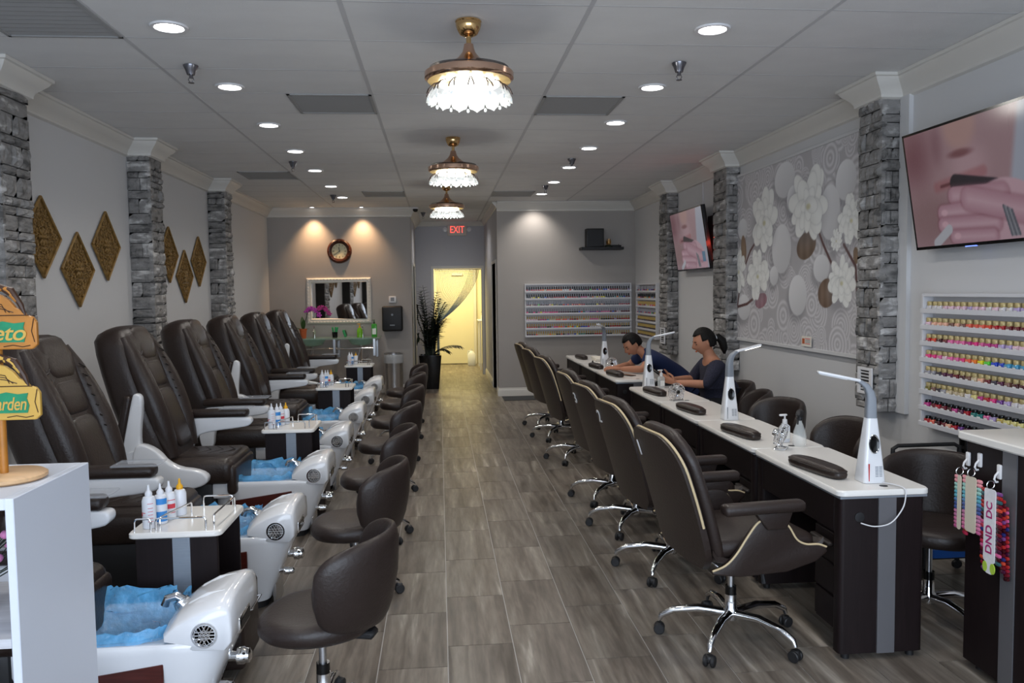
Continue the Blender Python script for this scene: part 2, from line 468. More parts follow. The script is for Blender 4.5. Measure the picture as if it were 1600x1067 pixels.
# shop front behind the camera: solid wall around a wide window opening
wall('wall_front', [(XL-0.12, XR+0.12, YF-0.12, YF, -0.1, 0.35), (XL-0.12, XR+0.12, YF-0.12, YF, 2.75, 3.2), (XL-0.12, -2.45, YF-0.12, YF, 0.35, 2.75), (2.85, XR+0.12, YF-0.12, YF, 0.35, 2.75)], 'wall_white', 'shop front wall around the street window')
g = G()
for x in (-2.45, -0.68, 1.08, 2.80): g.box(x, x+0.05, YF-0.09, YF-0.03, 0.35, 2.75)
g.box(-2.45, 2.85, YF-0.09, YF-0.03, 0.35, 0.40); g.box(-2.45, 2.85, YF-0.09, YF-0.03, 2.70, 2.75)
w1 = tag(g.build('window_1', 'black', smooth=0), 'wide shop window in dark frames facing the street', None, None, 'structure')

for x0, x1 in ((-2.40, -0.68), (-0.63, 1.08), (1.13, 2.80)): G().box(x0, x1, YF-0.064, YF-0.058, 0.40, 2.70).build('pane', 'glass', w1, 0)
# floor: grout slab, raised tiles on it
fl = tag(G().box(XL-0.1, XR+0.1, YF-0.1, 18.75, -0.08, -0.004).build('floor', 'grout', smooth=0), 'grey brown wood look tiled floor', None, None, 'structure')
def proj(p):
    d = Vector(p)-Vector((0, 0, 1.64)); w = d.dot(CW)
    if w < 0.3: return None
    return (800+1272*d.dot(CR)/w, 533.5-1272*d.dot(CU)/w)
tiles = []
TW, TL = 0.305, 0.61
for i in range(-11, 12):
    x0 = 0.01+TW*i; off = 0.04+0.203*(i % 3)
    for j in range(-6, 32):
        y0 = off+TL*j; a, b = max(x0, XL), min(x0+TW, XR); c, d = max(y0, YF), min(y0+TL, 18.7)
        if b-a < 0.02 or d-c < 0.02: continue
        if c > YB and (b > 1.26 or a < -0.80): continue
        q = proj(((a+b)/2, (c+d)/2, 0)); area = 0; vis = False
        if q and -60 < q[0] < 1660 and q[1] < 1120:
            vis = True; cy = (c+d)/2; area = 1/(cy**3)
            if -0.95 < (a+b)/2 < 1.75: area *= 6
        tiles.append((area if vis else 0, a, b, c, d))
tiles.sort(reverse=True)
tm = G().box(-0.5, 0.5, -0.5, 0.5, -0.5, 0.5).mesh('tile', 'floor_tile', 0)
for t in tiles[:300]:
    o = bpy.data.objects.new('tile', tm); COL.objects.link(o); o.parent = fl
    _, a, b, c, d = t
    o.location = ((a+b)/2, (c+d)/2, -0.004); o.scale = (b-a-0.005, d-c-0.005, 0.008)
g = G()
for t in tiles[300:]:
    _, a, b, c, d = t; g.box(a+0.002, b-0.002, c+0.002, d-0.002, -0.008, 0.0)
tag(g.build('tile_field', 'floor_tile', fl, 0), None, None, None, 'stuff')

# ceiling: slab, hung panels, runners and cross tees
ce = tag(G().box(XL-0.12, XR+0.12, YF-0.12, 18.75, 3.06, 3.2).build('ceiling', 'ceiling_panel', smooth=0), 'suspended ceiling of pale grey panels', None, None, 'structure')
GX = [-2.882, -1.665, -0.448, 0.769, 1.986, 3.203]; GY0 = 4.03-0.61*11
VENTS = [(-2.25, -1.665, 4.03), (-1.03, -0.448, 5.86), (0.769, 1.36, 5.86), (-2.25, -1.665, 9.52), (-1.03, -0.448, 11.35), (0.769, 1.36, 11.35)]
pm = G().box(-0.5, 0.5, -0.5, 0.5, 0, 1).mesh('panel', 'ceiling_panel', 0)
def in_shop(x, y): return y < YG or (x < HR and y < YB) or (HL < x < HR)
for i in range(5):
    for j in range(0, 38):
        a, b = max(GX[i], XL), min(GX[i+1], XR); c = GY0+0.61*j; d = c+0.61
        c, d = max(c, YF), min(d, YE)
        if d-c < 0.03: continue
        if c > YG-0.2:
            b = min(b, HR)
        if c > YB-0.2: a = max(a, HL)
        if b-a < 0.03: continue
        spans = [(a, b)]
        for vx0, vx1, vy in VENTS:
            if abs(vy-c) < 0.05 and vx0 > GX[i]-0.01 and vx1 < GX[i+1]+0.01:
                spans = [(a, vx0), (vx1, b)]
        for s0, s1 in spans:
            if s1-s0 < 0.05: continue
            o = bpy.data.objects.new('ceiling_panel', pm); COL.objects.link(o); o.parent = ce
            o.location = ((s0+s1)/2, (c+d)/2, 3.032); o.scale = (s1-s0-0.016, d-c-0.010, 0.02)
for x in GX[1:5]:
    y1 = YE if HL < x < HR else (YB if x < HR else YG)
    G().box(x-0.012, x+0.012, YF, y1, 3.0295, 3.045).build('runner', 'ceiling_rail', ce, 0)
for j in range(0, 38):
    y = GY0+0.61*j
    if y < YF or y > YE: continue
    a = XL if y < YB else HL; b = XR if y < YG else HR
    G().box(a, b, y-0.006, y+0.006, 3.0312, 3.045).build('cross_tee', 'ceiling_rail', ce, 0)
VN = ['near left corner of the ceiling', 'left of the nearest chandelier', 'right of the nearest chandelier', 'left side of the ceiling, halfway back', 'above the left back wall', 'right of the hallway mouth']
for k, (x0, x1, y0) in enumerate(VENTS):
    r = empty('ceiling_vent', ((x0+x1)/2, y0+0.305, 3.03)); w = (x1-x0)/2
    tag(r, 'grey square air vent panel in the '+VN[k] if k in (0, 3) else 'grey square air vent panel '+VN[k], 'vent', 'ceiling air vents')
    g = G()
    for a in (-1, 1):
        g.box(min(a*w, a*(w-0.02)), max(a*w, a*(w-0.02)), -0.3, 0.3, -0.006, 0.02); g.box(-w, w, min(a*0.3, a*0.28), max(a*0.3, a*0.28), -0.006, 0.02)
    g.build('frame', 'vent_grey', r, 0)
    G().box(-w+0.02, w-0.02, -0.28, 0.28, 0.010, 0.016).build('plate', 'vent_grey', r, 0)
    for q in range(9):
        y = -0.25+q*0.0625
        G().prism([(y-0.02, 0.004), (y+0.02, -0.002), (y+0.02, 0.001), (y-0.02, 0.007)], 'yz', -w+0.02, w-0.02).build('louvre', 'vent_grey', r, 0)

# mitred sweeps for crown mouldings and baseboards
def sweep(name, path, prof, m_, label):
    pts = [Vector((p[0], p[1])) for p in path]; rings = []
    for i, p in enumerate(pts):
        def rn(a, b):
            d = (b-a).normalized(); return Vector((d.y, -d.x))
        if i == 0: nrm = rn(pts[0], pts[1])
        elif i == len(pts)-1: nrm = rn(pts[-2], pts[-1])
        else:
            n1, n2 = rn(pts[i-1], p), rn(p, pts[i+1]); nrm = (n1+n2)/(1+n1.dot(n2))
        rings.append([(p.x+nrm.x*d, p.y+nrm.y*d, z) for d, z in prof])
    o = G().loft(rings).build(name, m_, smooth=25); return tag(o, label, None, None, 'structure')
CROWN = [(0, ZC), (0.115, ZC), (0.115, ZC-0.02), (0.10, ZC-0.025), (0.09, ZC-0.045), (0.06, ZC-0.075), (0.035, ZC-0.10), (0.022, ZC-0.125), (0.022, ZC-0.14), (0.012, ZC-0.145), (0, ZC-0.15)]
BASE = [(0, 0), (0.016, 0), (0.016, 0.085), (0.012, 0.10), (0.006, 0.11), (0.006, 0.125), (0, 0.13)]
LPIL = [(5.08, 5.45), (7.60, 7.93), (10.14, 10.47)]
RPIL = [(10.37, 10.75), (8.19, 8.60), (5.24, 5.55)]
PD_L, PD_R = 0.20, 0.15
lp = [(XL, YF)]
for a, b in LPIL: lp += [(XL, a), (XL+PD_L, a), (XL+PD_L, b), (XL, b)]
lp += [(XL, YB)]
sweep('trim_1', lp, CROWN, 'moulding', 'white crown moulding along the left wall')
sweep('trim_2', [(XL, YB), (HL, YB), (HL, YE)], CROWN, 'moulding', 'white crown moulding over the clock wall and hallway')
sweep('trim_3', [(HL, YE), (HR, YE), (HR, YG)], [(d*0.6, ZC-(ZC-z)*0.6) for d, z in CROWN], 'moulding', 'white crown moulding at the hallway end')
sweep('trim_4', [(HR, YG), (XR, YG)], CROWN, 'moulding', 'white crown moulding above the wide polish rack')
rp = [(XR, YG)]
for a, b in RPIL: rp += [(XR, b), (XR-PD_R, b), (XR-PD_R, a), (XR, a)]
rp += [(XR, YF)]
sweep('trim_5', rp, CROWN, 'moulding', 'white crown moulding along the right wall')
sweep('baseboard_left', [(XL, YF), (XL, YB), (HL, YB), (HL, 14.4)], BASE, 'moulding', 'white baseboard along left and back walls')
sweep('baseboard_hall', [(HR, YE), (HR, 13.95)], BASE, 'moulding', 'white baseboard along the hallway right wall')
sweep('baseboard_right', [(HR, 12.96), (HR, YG), (XR, YG), (XR, YF)], BASE, 'moulding', 'white baseboard along the polish rack wall')
# door casings
def casing(name, x0, x1, y0, y1, z1, plane, label):
    g = G(); t = 0.05
    if plane == 'x':
        g.box(x0, x1, y0-t, y0, 0, z1+t); g.box(x0, x1, y1, y1+t, 0, z1+t); g.box(x0, x1, y0, y1, z1, z1+t)
    else:
        g.box(x0-t, x0, y0, y1, 0, z1+t); g.box(x1, x1+t, y0, y1, 0, z1+t); g.box(x0, x1, y0, y1, z1, z1+t)
    return tag(g.build(name, 'moulding', smooth=0), label, None, None, 'structure')
casing('trim_6', HR-0.012, HR+0.13, 13.0, 13.9, 2.10, 'x', 'white casing of the hallway side opening on the right')
casing('trim_7', HL-0.13, HL+0.012, 14.4, 15.3, 2.12, 'x', 'white casing of the hallway side opening on the left')
casing('trim_8', -0.10, 0.845, YE-0.012, YE+0.13, 2.11, 'y', 'pale casing around the curtained doorway')
G_ = G().box(XR-0.03, XR, 5.13, 5.235, 0.79, 2.89).build('trim_9', 'wall_white', smooth=0)
tag(G_, 'narrow white upright strip beside the stone pillar', None, None, 'structure')

# stone clad pillars
def stone_variant(seed):
    rnd = random.Random(seed); nx, nz = 5, 4; g = G(); vs = []
    for k in range(nz+1):
        for i in range(nx+1):
            u, v = i/nx-0.5, k/nz-0.5
            e = 0 if i in (0, nx) or k in (0, nz) else rnd.uniform(0.1, 1.0)
            vs.append((u, -0.5-0.5*e if e else -0.4, v+(0 if k in (0, nz) else rnd.uniform(-.05, .05))))
    fs = [(k*(nx+1)+i, k*(nx+1)+i+1, (k+1)*(nx+1)+i+1, (k+1)*(nx+1)+i) for k in range(nz) for i in range(nx)]
    g.add(vs, fs)
    g.box(-0.5, 0.5, -0.4, 0.5, -0.5, 0.5)
    return g.mesh('stone', 'stone', 0)
STONES = [stone_variant(s) for s in range(7)]
def pillar(x0, x1, y0, y1, z0, z1, side, label):
    """side=+1: pillar on the left wall (faces +x), -1: on the right wall"""
    rnd = random.Random(int(y0*100)+side)
    core = G().box(x0 if side > 0 else x0+0.02, x1-0.02 if side > 0 else x1, y0+0.02, y1, z0, z1).build('stone_pillar', 'black', smooth=0)
    tag(core, label, 'pillar', 'stone clad wall pillars', 'structure')
    def stone(cx, cy, cz, w, h, d, rz):
        o = bpy.data.objects.new('stone', rnd.choice(STONES)); COL.objects.link(o); o.parent = core
        o.location = (cx, cy, cz); o.scale = (w-0.004, d, h-0.006); o.rotation_euler = (0, 0, rz)
    def face(L, place_):
        z = z0
        while z < z1-0.02:
            h = min(rnd.choice([0.055, 0.075, 0.095, 0.11, 0.13]), z1-z)
            if z1-z-h < 0.03: h = z1-z
            u = 0.0; n = rnd.choice([1, 2, 2, 3]) if L > 0.25 else rnd.choice([1, 1, 2])
            cuts = sorted([0, L]+[L*(q+1)/n+rnd.uniform(-0.05, 0.05)*L for q in range(n-1)])
            for a, b in zip(cuts[:-1], cuts[1:]):
                place_((a+b)/2, z+h/2, b-a, h, rnd.uniform(0.016, 0.042))
            z += h
    # face towards the room entrance (-y)
    face(x1-x0, lambda u, z, w, h, d: stone(x0+u, y0+0.016, z, w, h, d, 0))
    if side > 0: face(y1-y0, lambda u, z, w, h, d: stone(x1-0.016, y0+u, z, w, h, d, PI/2))
    else: face(y1-y0, lambda u, z, w, h, d: stone(x0+0.016, y0+u, z, w, h, d, -PI/2))
    return core
LN = ['nearest', 'middle', 'farthest']
for k, (a, b) in enumerate(LPIL):
    pillar(XL, XL+PD_L, a, b, 0.78, ZC-0.13, 1, 'grey stacked stone pillar on the left wall, %s of three' % LN[k])
for k, (a, b) in enumerate(reversed(RPIL)):
    pillar(XR-PD_R, XR, a, b, 0.79, ZC-0.13, -1, 'grey stacked stone pillar on the right wall, %s of three' % LN[k])
# threshold mat below the taupe wall
tag(G().rbox(0.95, 1.9, 12.15, 12.62, 0, 0.008, 0.003, 1).build('floor_mat', 'mat_grey'), 'flat dark grey mat at the foot of the taupe wall', 'mat')
# ------------------------------------------------------------------ ceiling fixtures
def downlight_proto():
    r = empty('downlight', (0, 0, 0)); tag(r, 'x', 'ceiling light', 'recessed round downlights')
    G().lathe([(0.068, 0.004), (0.075, -0.006), (0.092, -0.006), (0.096, 0.0), (0.096, 0.004)], n=28).build('trim_ring', 'white_plastic', r)
    G().lathe([(0.0005, -0.0005), (0.068, -0.001), (0.070, 0.003), (0.0005, 0.003)], n=28).build('lens', 'lamp_lens', r)
    return r
DL_L = [4.44, 5.67, 6.92, 8.16, 9.42, 10.78, 12.02]; DL_R = [4.34, 5.58, 6.75, 7.95, 9.17, 10.4, 11.65]
dl = downlight_proto(); k = 0
for side, ys, x in (('left', DL_L, -1.365), ('right', DL_R, 1.485)):
    for j, y in enumerate(ys):
        place(dl, k, (x, y, 3.027), 0, 'lit round recessed downlight, %s from the camera in the %s row' % (ORD[j], side)); k += 1
for x, ys in ((-1.365, DL_L+[3.2, 1.95, 0.7]), (1.485, DL_R+[3.1, 1.85, 0.6])):
    for y in ys:
        light('downlight_lamp', 'SPOT', (x, y, 3.0), DOWNLIGHT_W, (1.0, 0.95, 0.89), (0, 0, 0), 0.06, spot=2.5, blend=0.9)
place(dl, k, (0.22, 14.75, 3.027), 0, 'added unseen round downlight in the hallway ceiling behind the farthest chandelier')
light('downlight_lamp', 'SPOT', (0.22, 14.75, 3.0), 26.0, (1.0, 0.96, 0.92), (0, 0, 0), 0.06, spot=2.7, blend=0.9)  # lamp and its unseen fixture are added to brighten the dark hallway walls
# two small warm spots washing the clock wall and one by the polish rack
for x, nm in ((-2.0, 'left'), (-1.22, 'right')):
    r = empty('wall_washer', (x, 13.36, 3.027)); tag(r, 'small warm eyeball spotlight over the clock wall, %s one' % nm, 'ceiling light', 'warm wall washer spots')
    G().lathe([(0.03, 0.004), (0.034, -0.006), (0.05, -0.006), (0.052, 0.004)], n=20).build('trim_ring', 'white_plastic', r)
    G().lathe([(0.0005, -0.002), (0.03, -0.002), (0.03, 0.003)], n=16).build('lens', 'lamp_lens', r)
    light('wall_washer_lamp', 'SPOT', (x, 13.37, 2.99), 62.0, (1.0, 0.62, 0.33), (math.radians(8), 0, 0), 0.03, spot=1.5, blend=1.0)
light('rack_washer_lamp', 'SPOT', (1.485, 12.4, 3.0), 22.0, (1.0, 0.93, 0.85), (math.radians(18), 0, 0), 0.03, spot=1.9, blend=0.9)
light('back_room_lamp', 'AREA', (0.3, 17.4, 2.6), 60.0, (1.0, 0.84, 0.42), (0, 0, 0), 0.6, 0.6)
def sprinkler_proto():
    r = empty('sprinkler', (0, 0, 0)); tag(r, 'x', 'sprinkler', 'ceiling fire sprinklers')
    G().lathe([(0.045, 0), (0.044, -0.006), (0.032, -0.03), (0.024, -0.055), (0.0, -0.055)], n=20).build('cup', 'sprinkler_metal', r)
    g = G().cyl((0, 0, -0.05), (0, 0, -0.075), 0.012, n=10)
    for s in (-1, 1): g.tube([(s*0.010, 0, -0.07), (s*0.016, 0, -0.085), (s*0.006, 0, -0.102)], 0.003, 6)
    g.build('frame_arms', 'sprinkler_metal', r)
    G().lathe([(0.0005, -0.104), (0.018, -0.104), (0.018, -0.101), (0.0005, -0.101)], n=12).build('deflector', 'sprinkler_metal', r)
    return r
sp = sprinkler_proto()
for k, (x, y, lb) in enumerate([(-1.47, 5.165, 'beside the second left downlight'), (1.495, 4.985, 'between the two nearest right downlights'), (-1.5, 8.8, 'beside the fourth left downlight'),
        (1.42, 8.6, 'in front of the fifth right downlight'), (-1.46, 11.75, 'over the clock wall corner'), (1.42, 10.75, 'behind the sixth right downlight'), (-0.25, 14.3, 'at the mouth of the hallway')]):
    place(sp, k, (x, y, 3.028), 0, 'chrome fire sprinkler head hanging from the ceiling '+lb)

def chandelier_proto():
    r = empty('fan_chandelier', (0, 0, 0)); tag(r, 'x', 'chandelier', 'gold fan chandeliers')
    G().lathe([(0.0, 0), (0.066, 0), (0.068, -0.006), (0.064, -0.012), (0.066, -0.02), (0.060, -0.045), (0.045, -0.075), (0.02, -0.088), (0.0, -0.088)], n=32).build('canopy', 'gold', r)
    G().lathe([(0.013, -0.085), (0.013, -0.125), (0.016, -0.126), (0.016, -0.13)], n=16).build('stem', 'gold', r)
    G().lathe([(0.015, -0.126), (0.024, -0.13), (0.027, -0.15), (0.034, -0.175), (0.055, -0.205), (0.095, -0.238), (0.145, -0.27), (0.15, -0.29), (0.0, -0.29)], n=36).build('motor_housing', 'rose_gold', r)
    for k in range(4):
        g = G(); a0 = k*PI/2+0.15; pts = []
        for q in range(11):
            a = a0+q*0.155; R = 0.215-0.002*abs(q-5); z = -0.2720-0.003*q*0.3
            pts.append((a, R, z))
        inner = [((R-0.10)*math.cos(a), (R-0.10)*math.sin(a), z+0.008) for a, R, z in pts]
        outer = [(R*math.cos(a), R*math.sin(a), z) for a, R, z in pts]
        n = len(pts); vs = inner+outer+[(x, y, z+0.005) for x, y, z in inner]+[(x, y, z+0.005) for x, y, z in outer]; fs = []
        for q in range(n-1):
            fs += [(q, q+1, n+q+1, n+q), (2*n+q, 3*n+q, 3*n+q+1, 2*n+q+1), (n+q, n+q+1, 3*n+q+1, 3*n+q), (q, 2*n+q, 2*n+q+1, q+1)]
        fs += [(0, n, 3*n, 2*n), (n-1, 3*n-1, 4*n-1, 2*n-1)]
        g.add(vs, fs).build('folded_blade', 'smoke_glass', r)
    G().lathe([(0.14, -0.2870), (0.222, -0.2870), (0.229, -0.2930), (0.229, -0.3230), (0.222, -0.3270), (0.215, -0.3370), (0.14, -0.3450), (0.0, -0.3450), (0.0, -0.2870)], n=48, cap=False).build('rim_band', 'rose_gold', r)
    G().lathe([(0.212, -0.337), (0.10, -0.347), (0.10, -0.349), (0.214, -0.339)], n=48, cap=False).build('reflector', 'gold_dish', r)
    G().torus((0, 0, -0.3520), 0.148, 0.010, 40, 8).build('light_ring', 'led_ring', r)
    G().lathe([(0.0, -0.3450), (0.10, -0.3450), (0.10, -0.3700), (0.06, -0.3750), (0.0, -0.3750)], n=24).build('lamp_core', 'led_ring', r)
    petm = None
    nP = 14
    g = G(); vs = []; nu, nv = 6, 8
    for j in range(nv+1):
        t = j/nv; R = 0.125+0.098*math.sin(PI/2*t**0.75); z = -0.3470-0.118*t**1.25+0.008*t**4
        hw = 0.022+0.026*math.sin(PI*min(1, t*0.85+0.05)) if t < 0.8 else (0.022+0.026*math.sin(PI*0.73))*math.sqrt(max(0.02, 1-((t-0.8)/0.2)**2))
        for i in range(nu+1):
            u = i/nu*2-1
            vs.append((R-0.012*u*u, hw*u, z-0.004*(1-u*u)))
    g.add(vs, [(j*(nu+1)+i, j*(nu+1)+i+1, (j+1)*(nu+1)+i+1, (j+1)*(nu+1)+i) for j in range(nv) for i in range(nu)])
    petm = g.mesh('petal', 'petal')
    strm = G()
    for q in (-1, 1): strm.tube([(0.14, q*0.004, -0.3465), (0.185, q*0.004, -0.364), (0.212, q*0.010, -0.392), (0.222, q*0.016, -0.418)], 0.0036, 6)
    strm = strm.mesh('petal_wire', 'copper')
    crm = G().sell((0.214, 0, -0.452), (0.016, 0.016, 0.026), 1, 1, 8, 6).mesh('crystal_drop', 'crystal', 0)
    for k in range(nP):
        for me, a in ((petm, 2*PI*k/nP), (strm, 2*PI*(k+0.5)/nP), (crm, 2*PI*(k+0.5)/nP)):
            o = bpy.data.objects.new(me.name.split('.')[0], me); COL.objects.link(o); o.parent = r; o.rotation_euler = (0, 0, a)
    bm_ = G().sell((0.13, 0, -0.4200), (0.03, 0.03, 0.03), 1, 1, 10, 7).mesh('crystal_ball', 'crystal')
    for k in range(18):
        o = bpy.data.objects.new('crystal_ball', bm_); COL.objects.link(o); o.parent = r; o.rotation_euler = (0, 0, 2*PI*k/18)
    return r
chn = chandelier_proto(); chn.scale = (1, 1, 0.9)
for k, (x, y) in enumerate([(0.175, 4.27), (0.15, 7.44), (0.12, 10.66)]):
    place(chn, k, (x, y, 3.027), 0.1*k, 'gold fan chandelier with white glass petals, %s from the camera' % ['nearest', 'second', 'farthest'][k])
    light('chandelier_lamp', 'POINT', (x, y, 3.03-0.375), CHANDELIER_W*0.35, (1.0, 0.97, 0.9), size=0.06)
    light('chandelier_glow', 'POINT', (x, y, 3.03-0.50), CHANDELIER_W*0.7, (1.0, 0.97, 0.9), size=0.10)
# ------------------------------------------------------------------ pedicure stations (local x: +x towards the aisle; root at world x = -1.6)
def pedi_arm(r, s, up):
    """s=-1 near side, +1 far side; up: folded upwards"""
    y = s*0.335; t = 0.04
    br = [(-0.30, 0.42), (-0.20, 0.42), (-0.19, 0.56), (-0.15, 0.635), (-0.06, 0.665), (0.20, 0.69), (0.235, 0.715), (0.235, 0.755), (0.20, 0.765), (-0.22, 0.765), (-0.28, 0.74), (-0.31, 0.68)]
    arm = G().prism(chaikin(br), 'xz', y-t, y+t)
    pad = G().rbox(-0.27, 0.21, y-0.05, y+0.05, 0.762, 0.822, 0.024, 3)
    hub = G().lathe([(0.0, -0.012), (0.06, -0.012), (0.068, -0.004), (0.068, 0.004), (0.06, 0.012), (0.0, 0.012)], (-0.22, y+s*0.045, 0.665), 24, Matrix.Rotation(PI/2, 3, 'X'))
    tray = G().rbox(0.02, 0.24, y-0.075, y+0.075, 0.824, 0.834, 0.004, 1)
    if up:
        M = Matrix.Translation((-0.25, 0, 0.55)) @ Matrix.Rotation(math.radians(-78), 4, 'Y') @ Matrix.Scale(0.92, 4) @ Matrix.Translation((0.25, 0, -0.55))
        # curved white arm standing up: bow the shape backwards
        for q in (arm, pad, hub): q.xf(M)
        st = G().prism(chaikin([(-0.36, 0.36), (0.02, 0.40), (0.12, 0.45), (0.08, 0.52), (-0.12, 0.55), (-0.22, 0.68), (-0.36, 0.72)]), 'xz', y-t, y+t)
        a = st.build('arm_bracket', 'white_gloss', r, 50, 0.014, 3)
        arm.build('armrest', 'white_gloss', r, 50, 0.014, 3); pad.build('arm_pad', 'leather', r, 50)
        hub.build('arm_hub', 'white_gloss', r)
    else:
        arm.build('armrest', 'white_gloss', r, 50, 0.012, 3); pad.build('arm_pad', 'leather', r, 50)
        tray.build('arm_tray', 'clear_tray', r)
def pedi_proto(near_up, far_up):
    r = empty('pedicure_chair', (-1.6, 0, 0)); tag(r, 'x', 'pedicure chair', 'pedicure spa chairs')
    X = lambda v: v+1.6
    # tub: outer shell, rim, bowl in one loft
    rings = []
    for z, x1, hw in [(0.04, -0.915, 0.155), (0.12, -0.885, 0.175), (0.22, -0.845, 0.198), (0.32, -0.80, 0.214), (0.37, -0.785, 0.22), (0.395, -0.785, 0.222), (0.405, -0.79, 0.215)]:
        rings.append(srect(X(-1.52), X(x1), hw, z, 4.5, 40))
    for z, x0, x1, hw in [(0.405, -1.44, -0.99, 0.185), (0.395, -1.43, -0.995, 0.175), (0.30, -1.40, -1.01, 0.16), (0.22, -1.36, -1.04, 0.14), (0.20, -1.30, -1.10, 0.10)]:
        rings.append(srect(X(x0), X(x1), hw, z, 3.2, 40))
    G().loft(rings).build('foot_tub', 'white_gloss', r, 50)
    G().loft([srect(X(-2.2), X(-0.93), 0.16, 0.0, 5), srect(X(-2.2), X(-0.93), 0.16, 0.045, 5)]).build('plinth', 'black_plastic', r)
    for s in (-1, 1):
        G().prism([(X(-1.40), 0.28), (X(-1.0), 0.335), (X(-1.0), 0.17), (X(-1.40), 0.13)], 'xz', s*0.214-0.006, s*0.214+0.006).build('side_panel', 'red_wood', r, 0, 0.003, 1)
    # body under the seat
    G().rbox(X(-2.30), X(-1.50), -0.25, 0.25, 0.045, 0.43, 0.03, 2).build('chair_base', 'black_plastic', r)
    G().rbox(X(-1.62), X(-1.40), -0.23, 0.23, 0.30, 0.415, 0.02, 2).build('tub_shelf', 'white_gloss', r)
    # foot end housing (hump over the tub end)
    prof = [(-1.0, 0.412), (-1.0, 0.432), (-0.955, 0.468), (-0.90, 0.497), (-0.85, 0.515), (-0.80, 0.524), (-0.775, 0.518), (-0.764, 0.50), (-0.760, 0.44), (-0.762, 0.40), (-0.785, 0.37), (-0.90, 0.375), (-0.95, 0.402)]
    rings = []
    for u in (-1.0, -0.985, -0.94, -0.6, -0.3, 0, 0.3, 0.6, 0.94, 0.985, 1.0):
        k = 0.0 if abs(u) > 0.99 else (0.6 if abs(u) > 0.98 else 1.0)
        sc = {0.0: 0.93, 0.6: 0.975, 1.0: 1.0}[k]; up = 0.032*(1-u**4)
        ring = []
        for x, z in prof:
            zz = z+(up if z > 0.43 else up*0.2)
            ring.append((X(-0.87+(x+0.87)*sc), u*0.212, 0.43+(zz-0.43)*sc))
        rings.append(ring)
    hp = G().loft(rings).build('foot_housing', 'white_gloss', r, 55)
    for yy in (-0.09, 0.09): G().tube([(X(-0.975), yy, 0.463), (X(-0.93), yy, 0.505), (X(-0.87), yy, 0.534), (X(-0.81), yy, 0.546)], [0.006, 0.011, 0.012, 0.008], 8).build('top_ridge', 'white_gloss', r, 60)
    Mx = Matrix.Rotation(PI/2, 3, 'X')
    for s in (-1, 1):
        j = G().lathe([(0.0, -0.006), (0.036, -0.006), (0.040, 0.0), (0.046, 0.003), (0.048, -0.003), (0.048, -0.01)], (X(-0.855), s*0.208, 0.432), 28, Mx if s > 0 else Matrix.Rotation(-PI/2, 3, 'X'))
        j = G().lathe([(0.036, 0.0), (0.040, 0.006), (0.046, 0.006), (0.048, 0.0)], (X(-0.855), s*0.210, 0.432), 28, Matrix.Rotation(-s*PI/2, 3, 'X'), cap=False).build('jet', 'chrome', r)
        G().lathe([(0.0, 0.002), (0.036, 0.002)], (X(-0.855), s*0.210, 0.432), 24, Matrix.Rotation(-s*PI/2, 3, 'X')).build('jet_back', 'black_gloss', j)
        g = G()
        for a in range(3):
            ca, sa = math.cos(a*PI/3), math.sin(a*PI/3)
            for off in (-0.012, 0.0, 0.012):
                L = math.sqrt(0.036**2-off*off)
                p = [(X(-0.855)+ca*L*q-sa*off, s*0.214, 0.432+sa*L*q+ca*off) for q in (-1, 1)]
                g.tube(p, 0.0026, 5)
        g.build('jet_grille', 'chrome', j)
    g = G().lathe([(0.0, 0), (0.03, 0), (0.034, 0.012), (0.03, 0.035), (0.0, 0.04)], (X(-1.0), 0.05, 0.44), 20, Matrix.Rotation(-0.5, 3, 'Y'))
    g.tube([(X(-0.99), 0.05, 0.46), (X(-1.03), 0.05, 0.485), (X(-1.065), 0.05, 0.475), (X(-1.075), 0.05, 0.45)], 0.017, 10)
    g.build('faucet', 'chrome', r)
    G().rbox(X(-0.772), X(-0.757), -0.10, 0.06, 0.385, 0.445, 0.006, 2).build('panel_frame', 'chrome', r)
    G().rbox(X(-0.762), X(-0.754), -0.09, 0.05, 0.395, 0.435, 0.003, 1).build('control_panel', 'black_gloss', r)
    My = Matrix.Rotation(PI/2, 3, 'Y')
    for (yy, zz, rr, xx) in ((0.10, 0.215, 0.034, -0.855), (-0.09, 0.185, 0.020, -0.875)):
        G().lathe([(0.0, -0.03), (rr*0.6, -0.03), (rr*0.6, 0.03), (rr, 0.035), (rr, 0.06), (rr*0.85, 0.066), (rr*0.85, 0.08), (rr*0.5, 0.088), (0.0, 0.088)], (X(xx), yy, zz), 18, My).build('valve_knob', 'chrome', r)
    G().rbox(X(-0.90), X(-0.885), -0.10, 0.10, 0.0, 0.12, 0.003, 1).build('kick_plate', 'steel', r)
    # seat
    st = G().rbox(X(-2.0), X(-1.36), -0.285, 0.285, 0.40, 0.575, 0.06, 4).build('seat', 'leather', r, 60)
    G().sell((X(-1.62), 0, 0.572), (0.46, 0.36, 0.035), 0.5, 0.3, 28, 10).build('seat_pad', 'leather', st)
    for q in range(5):
        x = X(-1.80+q*0.08)
        G().tube([(x, -0.12, 0.588), (x+0.07, 0, 0.590), (x, 0.12, 0.588)], 0.003, 5).build('quilt_seam', 'leather_seam', st)
    G().rbox(X(-1.41), X(-1.345), -0.27, 0.27, 0.33, 0.53, 0.03, 3).build('calf_pad', 'leather', r, 60)
    # backrest
    rings = []
